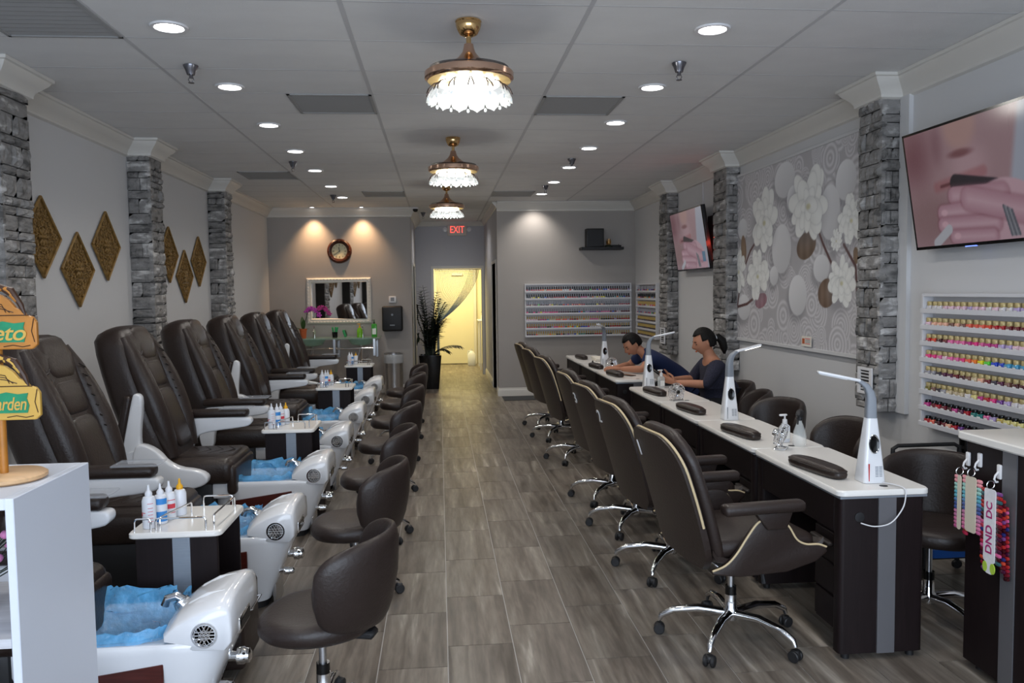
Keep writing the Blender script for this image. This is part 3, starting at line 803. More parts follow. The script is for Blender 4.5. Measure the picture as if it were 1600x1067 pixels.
    for t, w, d, xo in [(0.0, 0.25, 0.12, 0.0), (0.06, 0.275, 0.14, 0.0), (0.25, 0.30, 0.15, 0.0), (0.5, 0.305, 0.145, 0.0), (0.72, 0.29, 0.14, 0.01), (0.86, 0.27, 0.14, 0.02), (0.95, 0.245, 0.125, 0.02), (0.985, 0.20, 0.09, 0.015), (1.0, 0.12, 0.045, 0.01)]:
        cx = X(-1.84)-0.33*t+xo; cz = 0.50+0.93*t; ring = []
        for k in range(32):
            a = 2*PI*k/32; c, s_ = math.cos(a), math.sin(a); e = 2/3.2
            dx = math.copysign(abs(c)**e, c)*d; dy = math.copysign(abs(s_)**e, s_)*w
            ring.append((cx+dx*0.94, dy, cz+dx*0.335))
        rings.append(ring)
    bk = G().loft(rings).build('backrest', 'leather', r, 60)
    tilt = Matrix.Rotation(math.radians(-19.5), 3, 'Y')
    def on_back(t, dx): return (X(-1.84)-0.33*t+dx*0.94, 0, 0.50+0.93*t+dx*0.335)
    G().sell(on_back(0.84, 0.118), (0.08, 0.30, 0.25), 0.5, 0.45, 20, 12, tilt).build('head_pillow', 'leather', bk)
    G().sell(on_back(0.62, 0.118), (0.075, 0.28, 0.19), 0.4, 0.4, 20, 12, tilt).build('shoulder_pad', 'leather', bk)
    G().sell(on_back(0.30, 0.125), (0.08, 0.30, 0.42), 0.4, 0.4, 20, 12, tilt).build('lumbar_pad', 'leather', bk)
    for s in (-1, 1):
        pts = []
        for q in range(9):
            t = 0.06+q*0.105; p = on_back(t, 0.10+0.03*math.sin(PI*q/8)); pts.append((p[0], s*(0.205+0.03*math.sin(PI*q/8)), p[2]))
        G().tube(pts, [0.05, 0.062, 0.068, 0.07, 0.07, 0.066, 0.06, 0.05, 0.035], 12).build('bolster', 'leather', bk, 60)
        for q in range(7):
            p = on_back(0.40+q*0.06, 0.172); G().tube([(p[0]-0.012, s*0.165, p[2]+0.02), (p[0], s*0.21, p[2]), (p[0]-0.03, s*0.265, p[2]-0.03)], 0.004, 5).build('pleat', 'leather_seam', bk)
    pedi_arm(r, -1, near_up); pedi_arm(r, 1, far_up)
    return r
PY = [3.13, 4.40, 5.67, 6.93, 8.22, 9.52, 10.80]
pA = pedi_proto(False, False); pB = pedi_proto(False, True); pC = pedi_proto(True, False)
cnt = {'A': 0, 'B': 0, 'C': 0}
kinds = 'ABCBCBC'; PL = ['partly hidden behind the white display cabinet, nearest', 'second from the camera', 'third from the camera, right armrest folded up', 'fourth from the camera', 'fifth from the camera', 'sixth from the camera', 'farthest, by the glass sink']
for k, y in enumerate(PY):
    kd = kinds[k]; pr = {'A': pA, 'B': pB, 'C': pC}[kd]
    place(pr, cnt[kd], (-1.6, y, 0), 0, 'brown leather pedicure chair with white foot tub, '+PL[k]); cnt[kd] += 1
# disposable liners
def liner_mesh(seed):
    keys = [(0.402, -1.46, -0.985, 0.206, 0.004), (0.414, -1.465, -0.985, 0.208, 0.008), (0.437, -1.45, -0.99, 0.20, 0.020), (0.425, -1.44, -0.99, 0.185, 0.022), (0.39, -1.43, -1.0, 0.165, 0.016), (0.31, -1.39, -1.02, 0.145, 0.014), (0.24, -1.35, -1.05, 0.12, 0.008), (0.225, -1.28, -1.12, 0.06, 0.004)]
    rings = []; n = 84; sub_ = 4
    for i in range((len(keys)-1)*sub_+1):
        a, f = min(i//sub_, len(keys)-2), i/sub_-min(i//sub_, len(keys)-2)
        z, x0, x1, hw, amp = [p+(q-p)*f for p, q in zip(keys[a], keys[a+1])]
        ring = []
        for (x, y, zz) in srect(x0+1.225, x1+1.225, hw, z, 3.6, n):
            v = Vector((x*24+seed*7.1, y*24, z*24)); nv = noise.noise(v)+0.7*abs(noise.noise(v*2.6))-0.2
            far = max(0, y/0.2)*0.045 if 0.405 < z < 0.44 else 0
            ring.append((x+nv*amp*0.8, y+nv*amp*0.9, zz+nv*amp*1.1+far*(0.7+0.5*nv)))
        rings.append(ring)
    return G().loft(rings, False, True).mesh('basin_liner', 'liner', 25)
for k, y in enumerate(PY):
    o = bpy.data.objects.new('basin_liner', liner_mesh(k)); COL.objects.link(o); o.location = (-1.225, y, 0.004)
    tag(o, 'crinkled blue plastic liner in the foot tub of the %s pedicure chair from the camera' % ORD[k], 'tub liner', 'blue foot tub liners')

# ------------------------------------------------------------------ side carts between the chairs
def cart_proto():
    r = empty('side_cart', (0, 0, 0)); tag(r, 'x', 'cart', 'dark pedicure side carts')
    hx, d = 0.165, 0.38   # local: x -hx..hx, y 0..d (front panel at y=0 faces the entrance), open towards +x
    G().box(-hx, hx, 0.0, 0.018, 0.03, 0.645).build('front_panel', 'dark_wood', r, 0, 0.003, 1)
    G().box(-hx, hx, d-0.018, d, 0.03, 0.645).build('rear_panel', 'dark_wood', r, 0, 0.003, 1)
    G().box(-hx, -hx+0.018, 0.018, d-0.018, 0.03, 0.645).build('side_panel', 'dark_wood', r, 0)
    G().box(-hx+0.018, hx, 0.018, d-0.018, 0.36, 0.378).build('shelf', 'dark_wood', r, 0)
    G().box(-0.015, 0.055, -0.006, 0.0, 0.03, 0.645).build('stripe', 'stripe', r, 0)
    G().loft([[(x, y, z) for x, y in rrect(-hx-0.025-e, hx+0.02+e, -0.02-e, d+0.02+e, 0.03)] for z, e in ((0.645, -0.006), (0.650, 0), (0.666, 0), (0.672, -0.005))]).build('top', 'white_top', r)
    def rail(p, q):
        p = Vector(p); q = Vector(q); u = (q-p).normalized()*0.012; h = Vector((0, 0, 0.052))
        G().tube([p, p+h*0.8, p+h+u*0.3, p+h*1.05+u, q+h*1.05-u, q+h-u*0.3, q+h*0.8, q], 0.004, 8).build('rail', 'chrome', r)
    z = 0.671
    rail((-0.165, 0.0, z), (-0.10, 0.0, z)); rail((-0.08, 0.0, z), (0.12, 0.0, z)); rail((0.145, 0.03, z), (0.155, 0.34, z))
    rail((-0.07, 0.02, z), (-0.012, 0.26, z)); rail((0.01, 0.365, z), (0.14, 0.365, z))
    dr = G().rbox(hx-0.10, hx+0.075, 0.07, d-0.005, 0.03, 0.355, 0.02, 3).build('drawer', 'leather', r)
    G().tube([(hx+0.075, 0.13, 0.27), (hx+0.10, 0.13, 0.275), (hx+0.10, 0.31, 0.275), (hx+0.075, 0.31, 0.27)], 0.004, 8).build('drawer_handle', 'chrome', dr)
    for x in (-hx+0.03, hx-0.03):
        for y in (0.04, d-0.04): G().cyl((x, y, 0), (x, y, 0.032), 0.014, n=12).build('foot', 'black_plastic', r)
    return r
CY = [3.42, 5.93, 8.50, 11.08]
cp = cart_proto()
for k, y in enumerate(CY):
    place(cp, k, (-1.10, y, 0), 0, 'dark wood side cart with white railed top, %s from the camera' % ['nearest', 'second', 'third', 'farthest'][k])
def squeeze(name, x, y, z, kind, label, group, rz=0.0):
    r = empty(name, (x, y, z), rz); tag(r, label, 'bottle', group)
    h = {0: 0.135, 1: 0.125, 2: 0.12, 3: 0.115}[kind]; rad = 0.0275
    G().lathe([(0.0, 0), (rad-0.003, 0), (rad, 0.004), (rad, h-0.02), (rad*0.8, h-0.004), (0.014, h), (0.0, h)], n=20).build('body', 'bottle_white', r)
    G().lathe([(0.0, h-0.001), (0.014, h-0.001), (0.015, h+0.012), (0.011, h+0.018), (0.006, h+0.024), (0.004, h+0.046), (0.0, h+0.046)], n=14).build('nozzle', 'cap_yellow' if kind == 3 else 'bottle_white', r)
    def band(z0, z1, a0, a1, m_, nm='label_print'):
        g = G(); n = 10; vs = []
        for q in range(n+1):
            a = a0+(a1-a0)*q/n
            vs += [((rad+0.0006)*math.cos(a), (rad+0.0006)*math.sin(a), z0), ((rad+0.0006)*math.cos(a), (rad+0.0006)*math.sin(a), z1)]
        g.add(vs, [(2*q, 2*q+2, 2*q+3, 2*q+1) for q in range(n)]).build(nm, m_, r)
    c = -PI/2
    if kind == 0:
        band(0.066, 0.069, c-1.2, c-0.2, 'label_red'); band(0.054, 0.064, c-1.2, c-0.75, 'label_red')
        for q in range(5): band(0.03+q*0.014, 0.032+q*0.014, c+0.15, c+0.9, 'label_red')
        band(0.105, 0.107, c+0.1, c+0.95, 'label_red')
    elif kind == 1: band(0.012, 0.055, c-1.4, c+1.2, 'label_blue'); band(0.085, 0.11, c-1.4, c+1.2, 'label_blue')
    elif kind == 2:
        band(0.05, 0.07, c-0.7, c+0.9, 'label_red'); band(0.03, 0.033, c-0.7, c+0.9, 'label_red'); band(0.085, 0.088, c-0.7, c+0.9, 'label_red')
    return r
BT = ['white squeeze bottle with red measuring print', 'white squeeze bottle with blue label', 'white squeeze bottle with red label block', 'white squeeze bottle with yellow nozzle']
CN = ['nearest', 'second', 'third', 'farthest']
for k, y in enumerate(CY):
    for q, (dx, dy) in enumerate([(-0.125, 0.06), (-0.10, 0.125), (-0.085, 0.19), (-0.06, 0.255)]):
        if k == 3 and q == 2: continue
        squeeze('squeeze_bottle', -1.10+dx, y+dy, 0.673, q, BT[q]+' on the %s side cart' % CN[k], 'squeeze bottles on the side carts', 0.2*q)
def spray(name, x, y, z, m_, head, label, rz=0, group=None, s=1.0):
    r = empty(name, (x, y, z), rz); tag(r, label, 'spray bottle', group); r.scale = (s, s, s)
    G().lathe([(0.0, 0), (0.036, 0), (0.04, 0.006), (0.04, 0.05), (0.034, 0.085), (0.02, 0.125), (0.014, 0.14), (0.014, 0.15), (0.0, 0.15)], n=20).build('body', m_, r)
    g = G().cyl((0, 0, 0.148), (0, 0, 0.17), 0.017, n=14)
    g.prism([(-0.05, 0.185), (-0.02, 0.168), (0.03, 0.168), (0.045, 0.18), (0.045, 0.20), (0.02, 0.21), (-0.03, 0.208)], 'xz', -0.013, 0.013)
    g.build('spray_head', head, r, 40, 0.004, 2)
    G().tube([(-0.025, 0, 0.172), (-0.04, 0, 0.155), (-0.045, 0, 0.13)], 0.005, 6).build('trigger', head, r)
    return r
for k, (m_, hd, nm) in enumerate([('blue_spray', 'blue_spray', 'clear blue'), ('teal_spray', 'blue_spray', 'teal'), ('green_bottle', 'cap_red', 'green')]):
    spray('spray_bottle', -1.10+0.085, CY[k]+0.13, 0.379, m_, hd, nm+' spray bottle on the inner shelf of the %s side cart' % CN[k], 0.3, 'spray bottles in the side carts')

# ------------------------------------------------------------------ five star base shared by stools and chairs
def star_base(r, R, hub_z, seat_z, rot=0.0):
    for k in range(5):
        a = rot+2*PI*k/5; c, s = math.cos(a), math.sin(a)
        pts = [(0.02*c, 0.02*s, hub_z), (R*0.45*c, R*0.45*s, hub_z+0.012), (R*0.8*c, R*0.8*s, hub_z-0.005), (R*0.97*c, R*0.97*s, hub_z-0.035), (R*c, R*s, hub_z-0.06)]
        lg = G().tube(pts, [0.021, 0.019, 0.016, 0.014, 0.010], 10).build('base_leg', 'chrome', r)
        g = G(); cx, cy = R*c, R*s; ox, oy = -s, c
        for q in (-1, 1):
            g.lathe([(0.0, -0.009), (0.022, -0.009), (0.026, -0.005), (0.026, 0.005), (0.022, 0.009), (0.0, 0.009)], (cx+ox*0.016*q, cy+oy*0.016*q, 0.026), 16, axes((c, s, 0), (0, 0, 1), (-s, c, 0)).to_3x3())
        g.sell((cx, cy, 0.036), (0.042, 0.042, 0.036), 0.6, 0.8, 12, 8)
        g.build('caster', 'black_plastic', lg)
    G().lathe([(0.0, hub_z-0.03), (0.03, hub_z-0.03), (0.034, hub_z-0.02), (0.034, hub_z+0.02), (0.027, hub_z+0.03), (0.027, hub_z+0.09), (0.0, hub_z+0.09)], n=20).build('hub', 'chrome', r)
    G().cyl((0, 0, hub_z+0.08), (0, 0, hub_z+0.13), 0.026, n=16).build('gas_sleeve', 'black_gloss', r)
    G().cyl((0, 0, hub_z+0.12), (0, 0, seat_z), 0.015, n=14).build('gas_lift', 'steel', r)

def wrap_back(x_c, R, half, z0, z1, thick, lean, side_drop=0.10, nA=28, m_n=16, ex=1.0):
    """padded backrest shell wrapped around a vertical axis, opening towards -x; rounded rolled edges all round"""
    rings = []
    for i in range(nA+1):
        f = i/nA*2-1
        f = math.sin(f*PI/2)*0.35+f*0.65
        a = half*f; k = abs(f)
        end = math.sqrt(max(0.0, 1-k**12))
        zt = z1-side_drop*k**3; zb = z0+0.03*k**2
        zc = (zt+zb)/2; hh = (zt-zb)/2*(0.30+0.70*end); th = thick/2*(0.25+0.75*end)
        ring = []
        for q in range(m_n):
            t = 2*PI*q/m_n; c_, s_ = math.cos(t), math.sin(t)
            dz = math.copysign(abs(s_)**0.55, s_)*hh; dr = math.copysign(abs(c_)**0.75, c_)*th
            h = max(0.0, (zc+dz-z0)/(z1-z0))
            rr = R+dr+lean*h**1.2+0.02*math.sin(PI*min(1, max(0, h)))
            ring.append((x_c+rr*math.cos(a)*ex, rr*math.sin(a), zc+dz))
        rings.append(ring)
    return G().loft(rings)
def stool_proto():
    r = empty('pedicure_stool', (0, 0, 0)); tag(r, 'x', 'stool', 'brown technician stools')
    star_base(r, 0.235, 0.10, 0.36, 0.45)
    G().cyl((0, 0, 0.345), (0, 0, 0.365), 0.10, n=16).build('seat_plate', 'black_plastic', r)
    # saddle seat: wide front (-x), narrower towards the back
    rings = []
    for z, k, dz in [(0.365, 0.80, 0), (0.37, 0.92, 0), (0.39, 1.0, 0), (0.42, 1.0, 0), (0.442, 0.94, 0), (0.450, 0.82, 0), (0.452, 0.4, 0)]:
        ring = []
        for q in range(36):
            a = 2*PI*q/36; c, s_ = math.cos(a), math.sin(a)
            w = 0.225 if c < 0 else 0.225-0.055*c
            ring.append((k*(0.215*math.copysign(abs(c)**0.8, c))-0.01, k*w*math.copysign(abs(s_)**0.85, s_), z+0.012*max(0, c)*(1 if z > 0.43 else 0)))
        rings.append(ring)
    G().loft(rings).build('seat', 'leather_chair', r, 60)
    wrap_back(0.07, 0.19, 1.6, 0.405, 0.76, 0.062, 0.05, 0.08, ex=0.85).build('backrest', 'leather_chair', r, 60)
    G().rbox(0.05, 0.215, -0.035, 0.035, 0.34, 0.372, 0.01, 1).build('back_bracket', 'black_plastic', r)
    G().tube([(0.0, 0.03, 0.345), (0.02, 0.14, 0.335), (0.03, 0.19, 0.325)], 0.005, 6).build('height_lever', 'black_plastic', r)
    return r
SY = [3.10, 4.34, 5.44, 6.62, 7.82, 9.05, 10.15]
SRZ = [-0.25, -0.12, -0.05, -0.1, 0.02, -0.06, 0.05]
spx = stool_proto()
for k, y in enumerate(SY):
    place(spx, k, (-0.47+(0.02 if k > 1 else 0), y, 0), SRZ[k], 'brown leather low back stool on chrome base, %s from the camera along the aisle' % ORD[k])
# ------------------------------------------------------------------ manicure tables (local: x 0..0.42 away from the aisle, y 0..L)
def table_proto(L, near_stripe):
    r = empty('manicure_table', (0, 0, 0)); tag(r, 'x', 'table', 'dark manicure tables')
    W = 0.42
    G().loft([[(x, y, z) for x, y in rrect(-e, W+e, 0.002-e, L-0.002+e, 0.035, 5)] for z, e in ((0.732, -0.005), (0.736, 0), (0.754, 0), (0.76, -0.005))]).build('top', 'white_top', r)
    G().box(0.012, W-0.012, 0.012, L-0.012, 0.722, 0.733).build('top_edge', 'stripe', r, 0)
    for y0, y1 in ((0.015, 0.085), (L-0.085, L-0.015)):
        e = G().loft([[(x, y, z) for x, y in rrect(0.015, W-0.02, y0, y1, 0.02, 4)] for z in (0.03, 0.722)]).build('end_panel', 'dark_wood', r)
        for x in (0.06, W-0.06): G().cyl((x, (y0+y1)/2, 0), (x, (y0+y1)/2, 0.032), 0.018, n=12).build('foot', 'black_plastic', e)
    G().box(0.02, 0.04, 0.085, L-0.085, 0.56, 0.722).build('apron', 'dark_wood', r, 0, 0.003, 1)
    G().box(W-0.05, W-0.03, 0.085, L-0.085, 0.20, 0.722).build('rear_panel', 'dark_wood', r, 0, 0.003, 1)
    dw = G().box(0.045, W-0.05, 0.09, 0.30, 0.10, 0.55).build('drawer_unit', 'dark_wood', r, 0, 0.003, 1)
    for q in range(3):
        d = G().rbox(0.036, 0.046, 0.095, 0.295, 0.115+q*0.145, 0.25+q*0.145, 0.003, 1).build('drawer', 'dark_wood', dw)
    G().rbox(0.0, 0.03, 0.10, 0.28, 0.485, 0.505, 0.006, 1).build('handle', 'leather_seam', dw)
    if near_stripe:
        G().box(0.185, 0.265, 0.008, 0.016, 0.03, 0.722).build('stripe', 'stripe_dark', r, 0)
        G().lathe([(0.0, 0.0), (0.022, 0.0), (0.022, 0.004), (0.014, 0.005), (0.0, 0.005)], (0.10, 0.0145, 0.64), 16, Matrix.Rotation(PI/2, 3, 'X')).build('cable_grommet', 'black_plastic', r)
    G().lathe([(0.0, 0.7598), (0.018, 0.7598), (0.018, 0.7612), (0.0, 0.7612)], (0.24, 0.05 if not near_stripe else 0.07, 0), 16).build('top_grommet', 'black_plastic', r)
    return r
TB = [(3.33, 0.965), (4.30, 0.985), (5.29, 0.93), (6.225, 1.04), (7.82, 1.05), (8.875, 1.05), (9.93, 1.05)]
for k, (y, L) in enumerate(TB):
    t = table_proto(L, k in (0, 4)); t.location = (1.705, y, 0)
    tag(t, 'dark wood manicure table with white top, %s from the camera' % ORD[k])

# ------------------------------------------------------------------ customer armchairs (local: faces +x, base at origin)
def cust_proto():
    r = empty('customer_chair', (0, 0, 0)); tag(r, 'x', 'chair', 'tall brown customer armchairs')
    star_base(r, 0.33, 0.125, 0.40, 0.2)
    G().rbox(-0.12, 0.12, -0.10, 0.10, 0.385, 0.42, 0.01, 1).build('tilt_plate', 'black_plastic', r)
    G().tube([(0.06, -0.08, 0.39), (0.08, -0.14, 0.37), (0.085, -0.15, 0.31)], [0.006, 0.006, 0.012], 8).build('tilt_lever', 'black_plastic', r)
    # outer bent shell of the seat
    prof = [(-0.22, 0.47), (-0.20, 0.44), (-0.10, 0.415), (0.10, 0.42), (0.24, 0.445), (0.30, 0.475), (0.31, 0.49)]
    rings = []
    for x, z in prof:
        ring = []
        for q in range(13):
            u = q/12*2-1; ring.append((x, u*0.265, z+0.03*abs(u)**4))
        rings.append(ring+[(p[0]+0.004, p[1]*0.97, p[2]+0.02) for p in reversed(ring)])
    G().loft(rings).build('seat_shell', 'leather_chair', r, 50)
    G().rbox(-0.22, 0.29, -0.245, 0.245, 0.46, 0.555, 0.042, 4).build('seat_cushion', 'leather_chair', r, 60)
    # side panels rising in a wave from seat front to arm, edged in cream piping
    for s in (-1, 1):
        y = s*0.272
        wave = [(0.31, 0.50), (0.27, 0.515), (0.21, 0.52), (0.165, 0.545), (0.13, 0.60), (0.09, 0.635), (0.03, 0.645), (-0.02, 0.63), (-0.07, 0.57), (-0.12, 0.50), (-0.17, 0.455), (-0.23, 0.435)]
        wave = catmull(wave, 4)
        low = [(-0.23, 0.42), (-0.10, 0.40), (0.12, 0.405), (0.26, 0.44), (0.315, 0.48)]
        sd = G().prism(wave+low, 'xz', y-0.016, y+0.016).build('side_panel', 'leather_chair', r, 50, 0.006, 2)
        G().tube([(x, y+s*0.014, z+0.002) for x, z in wave], 0.0045, 6).build('piping', 'piping', sd)
        ar = G().rbox(-0.19, 0.19, s*0.295-0.035, s*0.295+0.035, 0.675, 0.725, 0.02, 3).build('armrest', 'leather_chair', r, 60)
        G().prism([(0.02, 0.60), (0.11, 0.60), (0.14, 0.68), (-0.04, 0.68)], 'xz', s*0.285-0.018, s*0.285+0.018).build('arm_post', 'leather_chair', ar, 50, 0.005, 2)
    # tall back: curved shell leaning backwards with rounded top corners, padded cushion in front, piping between
    def xb(z):
        h = (z-0.44)/0.6; return -0.235-0.155*h-0.025*h*h
    def half_w(z, z1, w0, cr):
        w = w0*(0.93+0.07*math.sin(PI*min(1, max(0, (z-0.42)/0.6))))
        if z > z1-cr: w = w-cr+math.sqrt(max(0, cr*cr-(z-(z1-cr))**2))
        if z < 0.50: w -= 0.05*((0.50-z)/0.08)**2
        return max(w, 0.03)
    def levels(z0, z1, cr): return [z0+(z1-cr-z0)*q/8 for q in range(8)]+[z1-cr+cr*math.sin(PI/2*q/8) for q in range(9)]
    rings = []
    for z in levels(0.42, 1.005, 0.15):
        w = half_w(z, 1.005, 0.275, 0.15); ring = []
        for q in range(15):
            u = q/14*2-1; ring.append((xb(z)-0.022+0.022*(u*w/0.275)**2, u*w, z))
        for q in range(15):
            u = 1-q/14*2; ring.append((xb(z)+0.008+0.022*(u*w/0.275)**2, u*w, z))
        rings.append(ring)
    bk = G().loft(rings).build('back_shell', 'leather_chair', r, 50)
    rings = []
    for z in levels(0.47, 1.03, 0.15):
        w = half_w(z, 1.03, 0.272, 0.15); ring = []
        top = max(0.0, (z-0.96)/0.07)
        for q in range(28):
            a = 2*PI*q/28; c_, s_ = math.cos(a), math.sin(a); yy = math.copysign(abs(s_)**0.6, s_)*w
            th = 0.042*(1-0.55*top**2)
            ring.append((xb(min(z, 1.0))+0.05+math.copysign(abs(c_)**0.6, c_)*th+0.022*(yy/0.275)**2, yy, z))
        rings.append(ring)
    G().loft(rings).build('back_cushion', 'leather_chair', r, 60)
    lv = levels(0.62, 1.005, 0.15); pts = []
    for z in lv: w = half_w(z, 1.005, 0.275, 0.15)+0.003; pts.append((xb(z)+0.022*(w/0.275)**2-0.004, w, z+0.002))
    wt = pts[-1][1]; top = [(xb(1.005)-0.004, wt*u, 1.008) for u in (0.5, 0, -0.5)]
    G().tube(pts+top+[(x, -y, z) for x, y, z in reversed(pts)], 0.0055, 6).build('piping', 'piping', bk)
    return r
CCY = [3.63, 4.60, 5.45, 6.25, 7.75, 8.95, 9.80]
CRZ = [0.12, 0.13, 0.15, 0.10, 0.14, 0.16, 0.12]
cpx = cust_proto()
for k, y in enumerate(CCY):
    extra = [' numbered one on its back, nearest', ' numbered two on its back, second from the camera', ' numbered three on its back, third from the camera', ', fourth from the camera', ', fifth from the camera', ', sixth from the camera', ', farthest from the camera'][k]
    o = place(cpx, k, (1.335, y, 0), CRZ[k], 'tall brown leather customer armchair'+extra)
nums = []
for o in [q for q in COL.objects if q.name.startswith('customer_chair')]:
    for dgt, ky in (('1', 3.63), ('2', 4.60), ('3', 5.45)):
        if abs(o.location.y-ky) < 0.01: nums.append((o, dgt))
for o, dgt in nums:
    # painted number high on the far side of the back shell
    h = (0.90-0.44)/0.6; xb = -0.235-0.155*h-0.025*h*h-0.0245+0.022*0.32
    text('back_number', dgt, 0.085, 'number_white', axes((0.08, -0.99, 0), (-0.32, 0, 0.95), (-0.95, 0, -0.32), (xb-0.002, 0.16, 0.895)) @ Matrix.Diagonal((1.0, 1.3, 1, 1)), o, 0.002, 0, 0.0)

# ------------------------------------------------------------------ technician chairs behind the tables (back on +x side)
def tech_proto():
    r = empty('technician_chair', (0, 0, 0)); tag(r, 'x', 'chair', 'low brown technician chairs')
    star_base(r, 0.27, 0.11, 0.40, 0.3)
    G().cyl((0, 0, 0.385), (0, 0, 0.405), 0.11, n=16).build('seat_plate', 'black_plastic', r)
    rings = []
    for z, k in [(0.405, 0.85), (0.41, 0.95), (0.43, 1.0), (0.46, 1.0), (0.48, 0.95), (0.49, 0.82), (0.492, 0.4)]:
        rings.append([(k*0.215*math.copysign(abs(math.cos(a))**0.7, math.cos(a)), k*0.225*math.copysign(abs(math.sin(a))**0.7, math.sin(a)), z) for a in [2*PI*q/36 for q in range(36)]])
    G().loft(rings).build('seat', 'leather_chair', r, 60)
    wrap_back(0.05, 0.20, 1.6, 0.43, 0.80, 0.065, 0.05, 0.12, ex=0.85).build('backrest', 'leather_chair', r, 60)
    return r
tp = tech_proto()
for k, (x, y, rz, lb) in enumerate([(2.38, 3.74, 0.85, 'by the black trolley'), (2.44, 4.97, 0.1, 'behind the nearest table lamp'), (2.44, 5.92, 0.35, 'between the trigger spray bottle and the mural'), (2.46, 6.55, -0.2, 'just right of the lit table lamp'),
        (2.56, 7.18, 0.0, 'seating the person in the cardigan'), (2.62, 8.30, -0.1, 'seating the person in the polo')]):
    place(tp, k, (x, y, 0), rz, 'brown leather low back technician chair '+lb)

# ------------------------------------------------------------------ things on the tables
def armrest_proto():
    g = G(); rings = []
    for z, e in ((0.0, -0.012), (0.006, -0.003), (0.02, 0.0), (0.034, -0.004), (0.044, -0.014), (0.047, -0.03)):
        ring = []
        for q in range(40):
            a = 2*PI*q/40; c, s = math.cos(a), math.sin(a)
            ring.append(((0.052+e)*math.copysign(abs(c)**0.6, c), (0.20+e)*math.copysign(abs(s)**0.55, s), z+0.006*(1-abs(s)) if z > 0.03 else z))
        rings.append(ring)
    g.loft(rings); o = g.build('wrist_cushion', 'leather', None, 60)
    G().tube([(0.05*math.copysign(abs(math.cos(a))**0.6, math.cos(a)), 0.198*math.copysign(abs(math.sin(a))**0.55, math.sin(a)), 0.034) for a in [2*PI*q/48 for q in range(48)]], 0.0025, 5, closed=True).build('seam', 'leather_seam', o)
    return tag(o, 'x', 'wrist cushion', 'padded wrist cushions')
ap = armrest_proto()
AR = [(1.79, 3.72, 0.16), (1.79, 4.72, 0.14), (1.79, 5.69, 0.12), (1.80, 6.72, 0.12), (1.79, 8.24, 0.12), (1.765, 9.12, 0.1), (1.82, 10.4, 0.1)]
for k, (x, y, rz) in enumerate(AR):
    place(ap, k, (x, y, 0.7615), rz, 'brown leather wrist cushion on the %s manicure table from the camera' % ORD[k])
def desk_lamp(x, y, rz, armrot, lit, label):
    r = empty('table_lamp', (x, y, 0.7612), rz); tag(r, label, 'table lamp', 'white tower table lamps')
    rings = []
    for z, w, d in [(0.0, 0.050, 0.046), (0.004, 0.052, 0.048), (0.10, 0.044, 0.040), (0.20, 0.034, 0.031), (0.285, 0.0255, 0.024), (0.29, 0.025, 0.0235)]:
        rings.append([(p[0], p[1], z) for p in rrect(-w, w, -d, d, 0.014, 4)])
    G().loft(rings).build('tower', 'white_gloss', r, 50)
    rings = []
    cv = [(0, 0.29), (0.0, 0.34), (0.0, 0.375), (-0.006, 0.405), (-0.02, 0.432), (-0.042, 0.450), (-0.058, 0.456)]
    for i, (px, pz) in enumerate(cv):
        a = [0, 0, 0.12, 0.35, 0.7, 1.05, 1.2][i]; w = 0.024-0.001*i; d = [0.0235, 0.0225, 0.021, 0.018, 0.014, 0.010, 0.008][i]
        rings.append([(px+u*math.cos(a)*d/0.0235*1.0, v, pz+u*math.sin(a)*d/0.0235) for u, v in rrect(-0.0235, 0.0235, -w, w, 0.010, 3)])
    nk = G().loft(rings)
    nk.xf(Matrix.Rotation(armrot, 4, 'Z')); nk.build('neck', 'plastic_grey', r, 60)
    R_ = Matrix.Rotation(armrot, 4, 'Z')
    hd = G().rbox(-0.19, 0.0, -0.022, 0.022, -0.007, 0.007, 0.006, 2)
    T = R_ @ Matrix.Translation((-0.048, 0, 0.458)) @ Matrix.Rotation(math.radians(12), 4, 'Y')
    hd.xf(T); h = hd.build('lamp_arm', 'white_gloss', r, 50)
    l = G().box(-0.182, -0.06, -0.016, 0.016, -0.0085, -0.0068); l.xf(T); l.build('light_strip', 'lamp_white' if lit else 'white_plastic', h, 0)
    if lit:
        p = T @ Vector((-0.12, 0, -0.03)); light('lamp_glow', 'POINT', p, 0.5, (1, 0.9, 0.75), size=0.03, parent=r)
    for s in (-1, 1):
        # round dark window set in the tower, tilted with its slope
        M = axes((1, 0, 0), (0, 0.12*s, 0.99), (0, s*0.99, -0.12*s*s*(-1)), (0, s*0.0345, 0.175)); M = Matrix.Translation((0, s*0.034, 0.175)) @ Matrix.Rotation(-s*math.radians(90-5.3), 4, 'X')
        a = G().lathe([(0.0, 0.003), (0.021, 0.003), (0.0225, 0.004), (0.024, 0.003), (0.024, -0.006), (0.0, -0.006)], n=24)
        a.xf(M @ Matrix.Diagonal((1, 1.75, 1, 1))); w_ = a.build('round_window', 'black_gloss', r)
        b = G().torus((0, 0, 0.003), 0.023, 0.0018, 28, 6); b.xf(M @ Matrix.Diagonal((1, 1.75, 1, 1))); b.build('window_ring', 'chrome', w_)
    for q in range(7):
        for c_ in (0.009, 0.027): G().box(c_-0.007, c_+0.007, -0.0465+0.0004*q, -0.0445+0.0004*q, 0.03+q*0.007, 0.033+q*0.007).build('vent_slot', 'plastic_grey', r, 0)
    G().box(-0.030, -0.026, -0.0475, -0.040, 0.005, 0.088).build('slot_strip', 'cap_red' if y < 4 else 'plastic_grey', r, 0)
    return r
desk_lamp(1.93, 3.49, 0.0, math.radians(-12), False, 'white tower table lamp with trailing cable on the nearest table')
desk_lamp(1.935, 5.30, 0.0, math.radians(190), True, 'white tower table lamp switched on, between the second and third tables')
desk_lamp(1.875, 7.20, 0.0, math.radians(165), False, 'white tower table lamp beside the hand sanitizer')
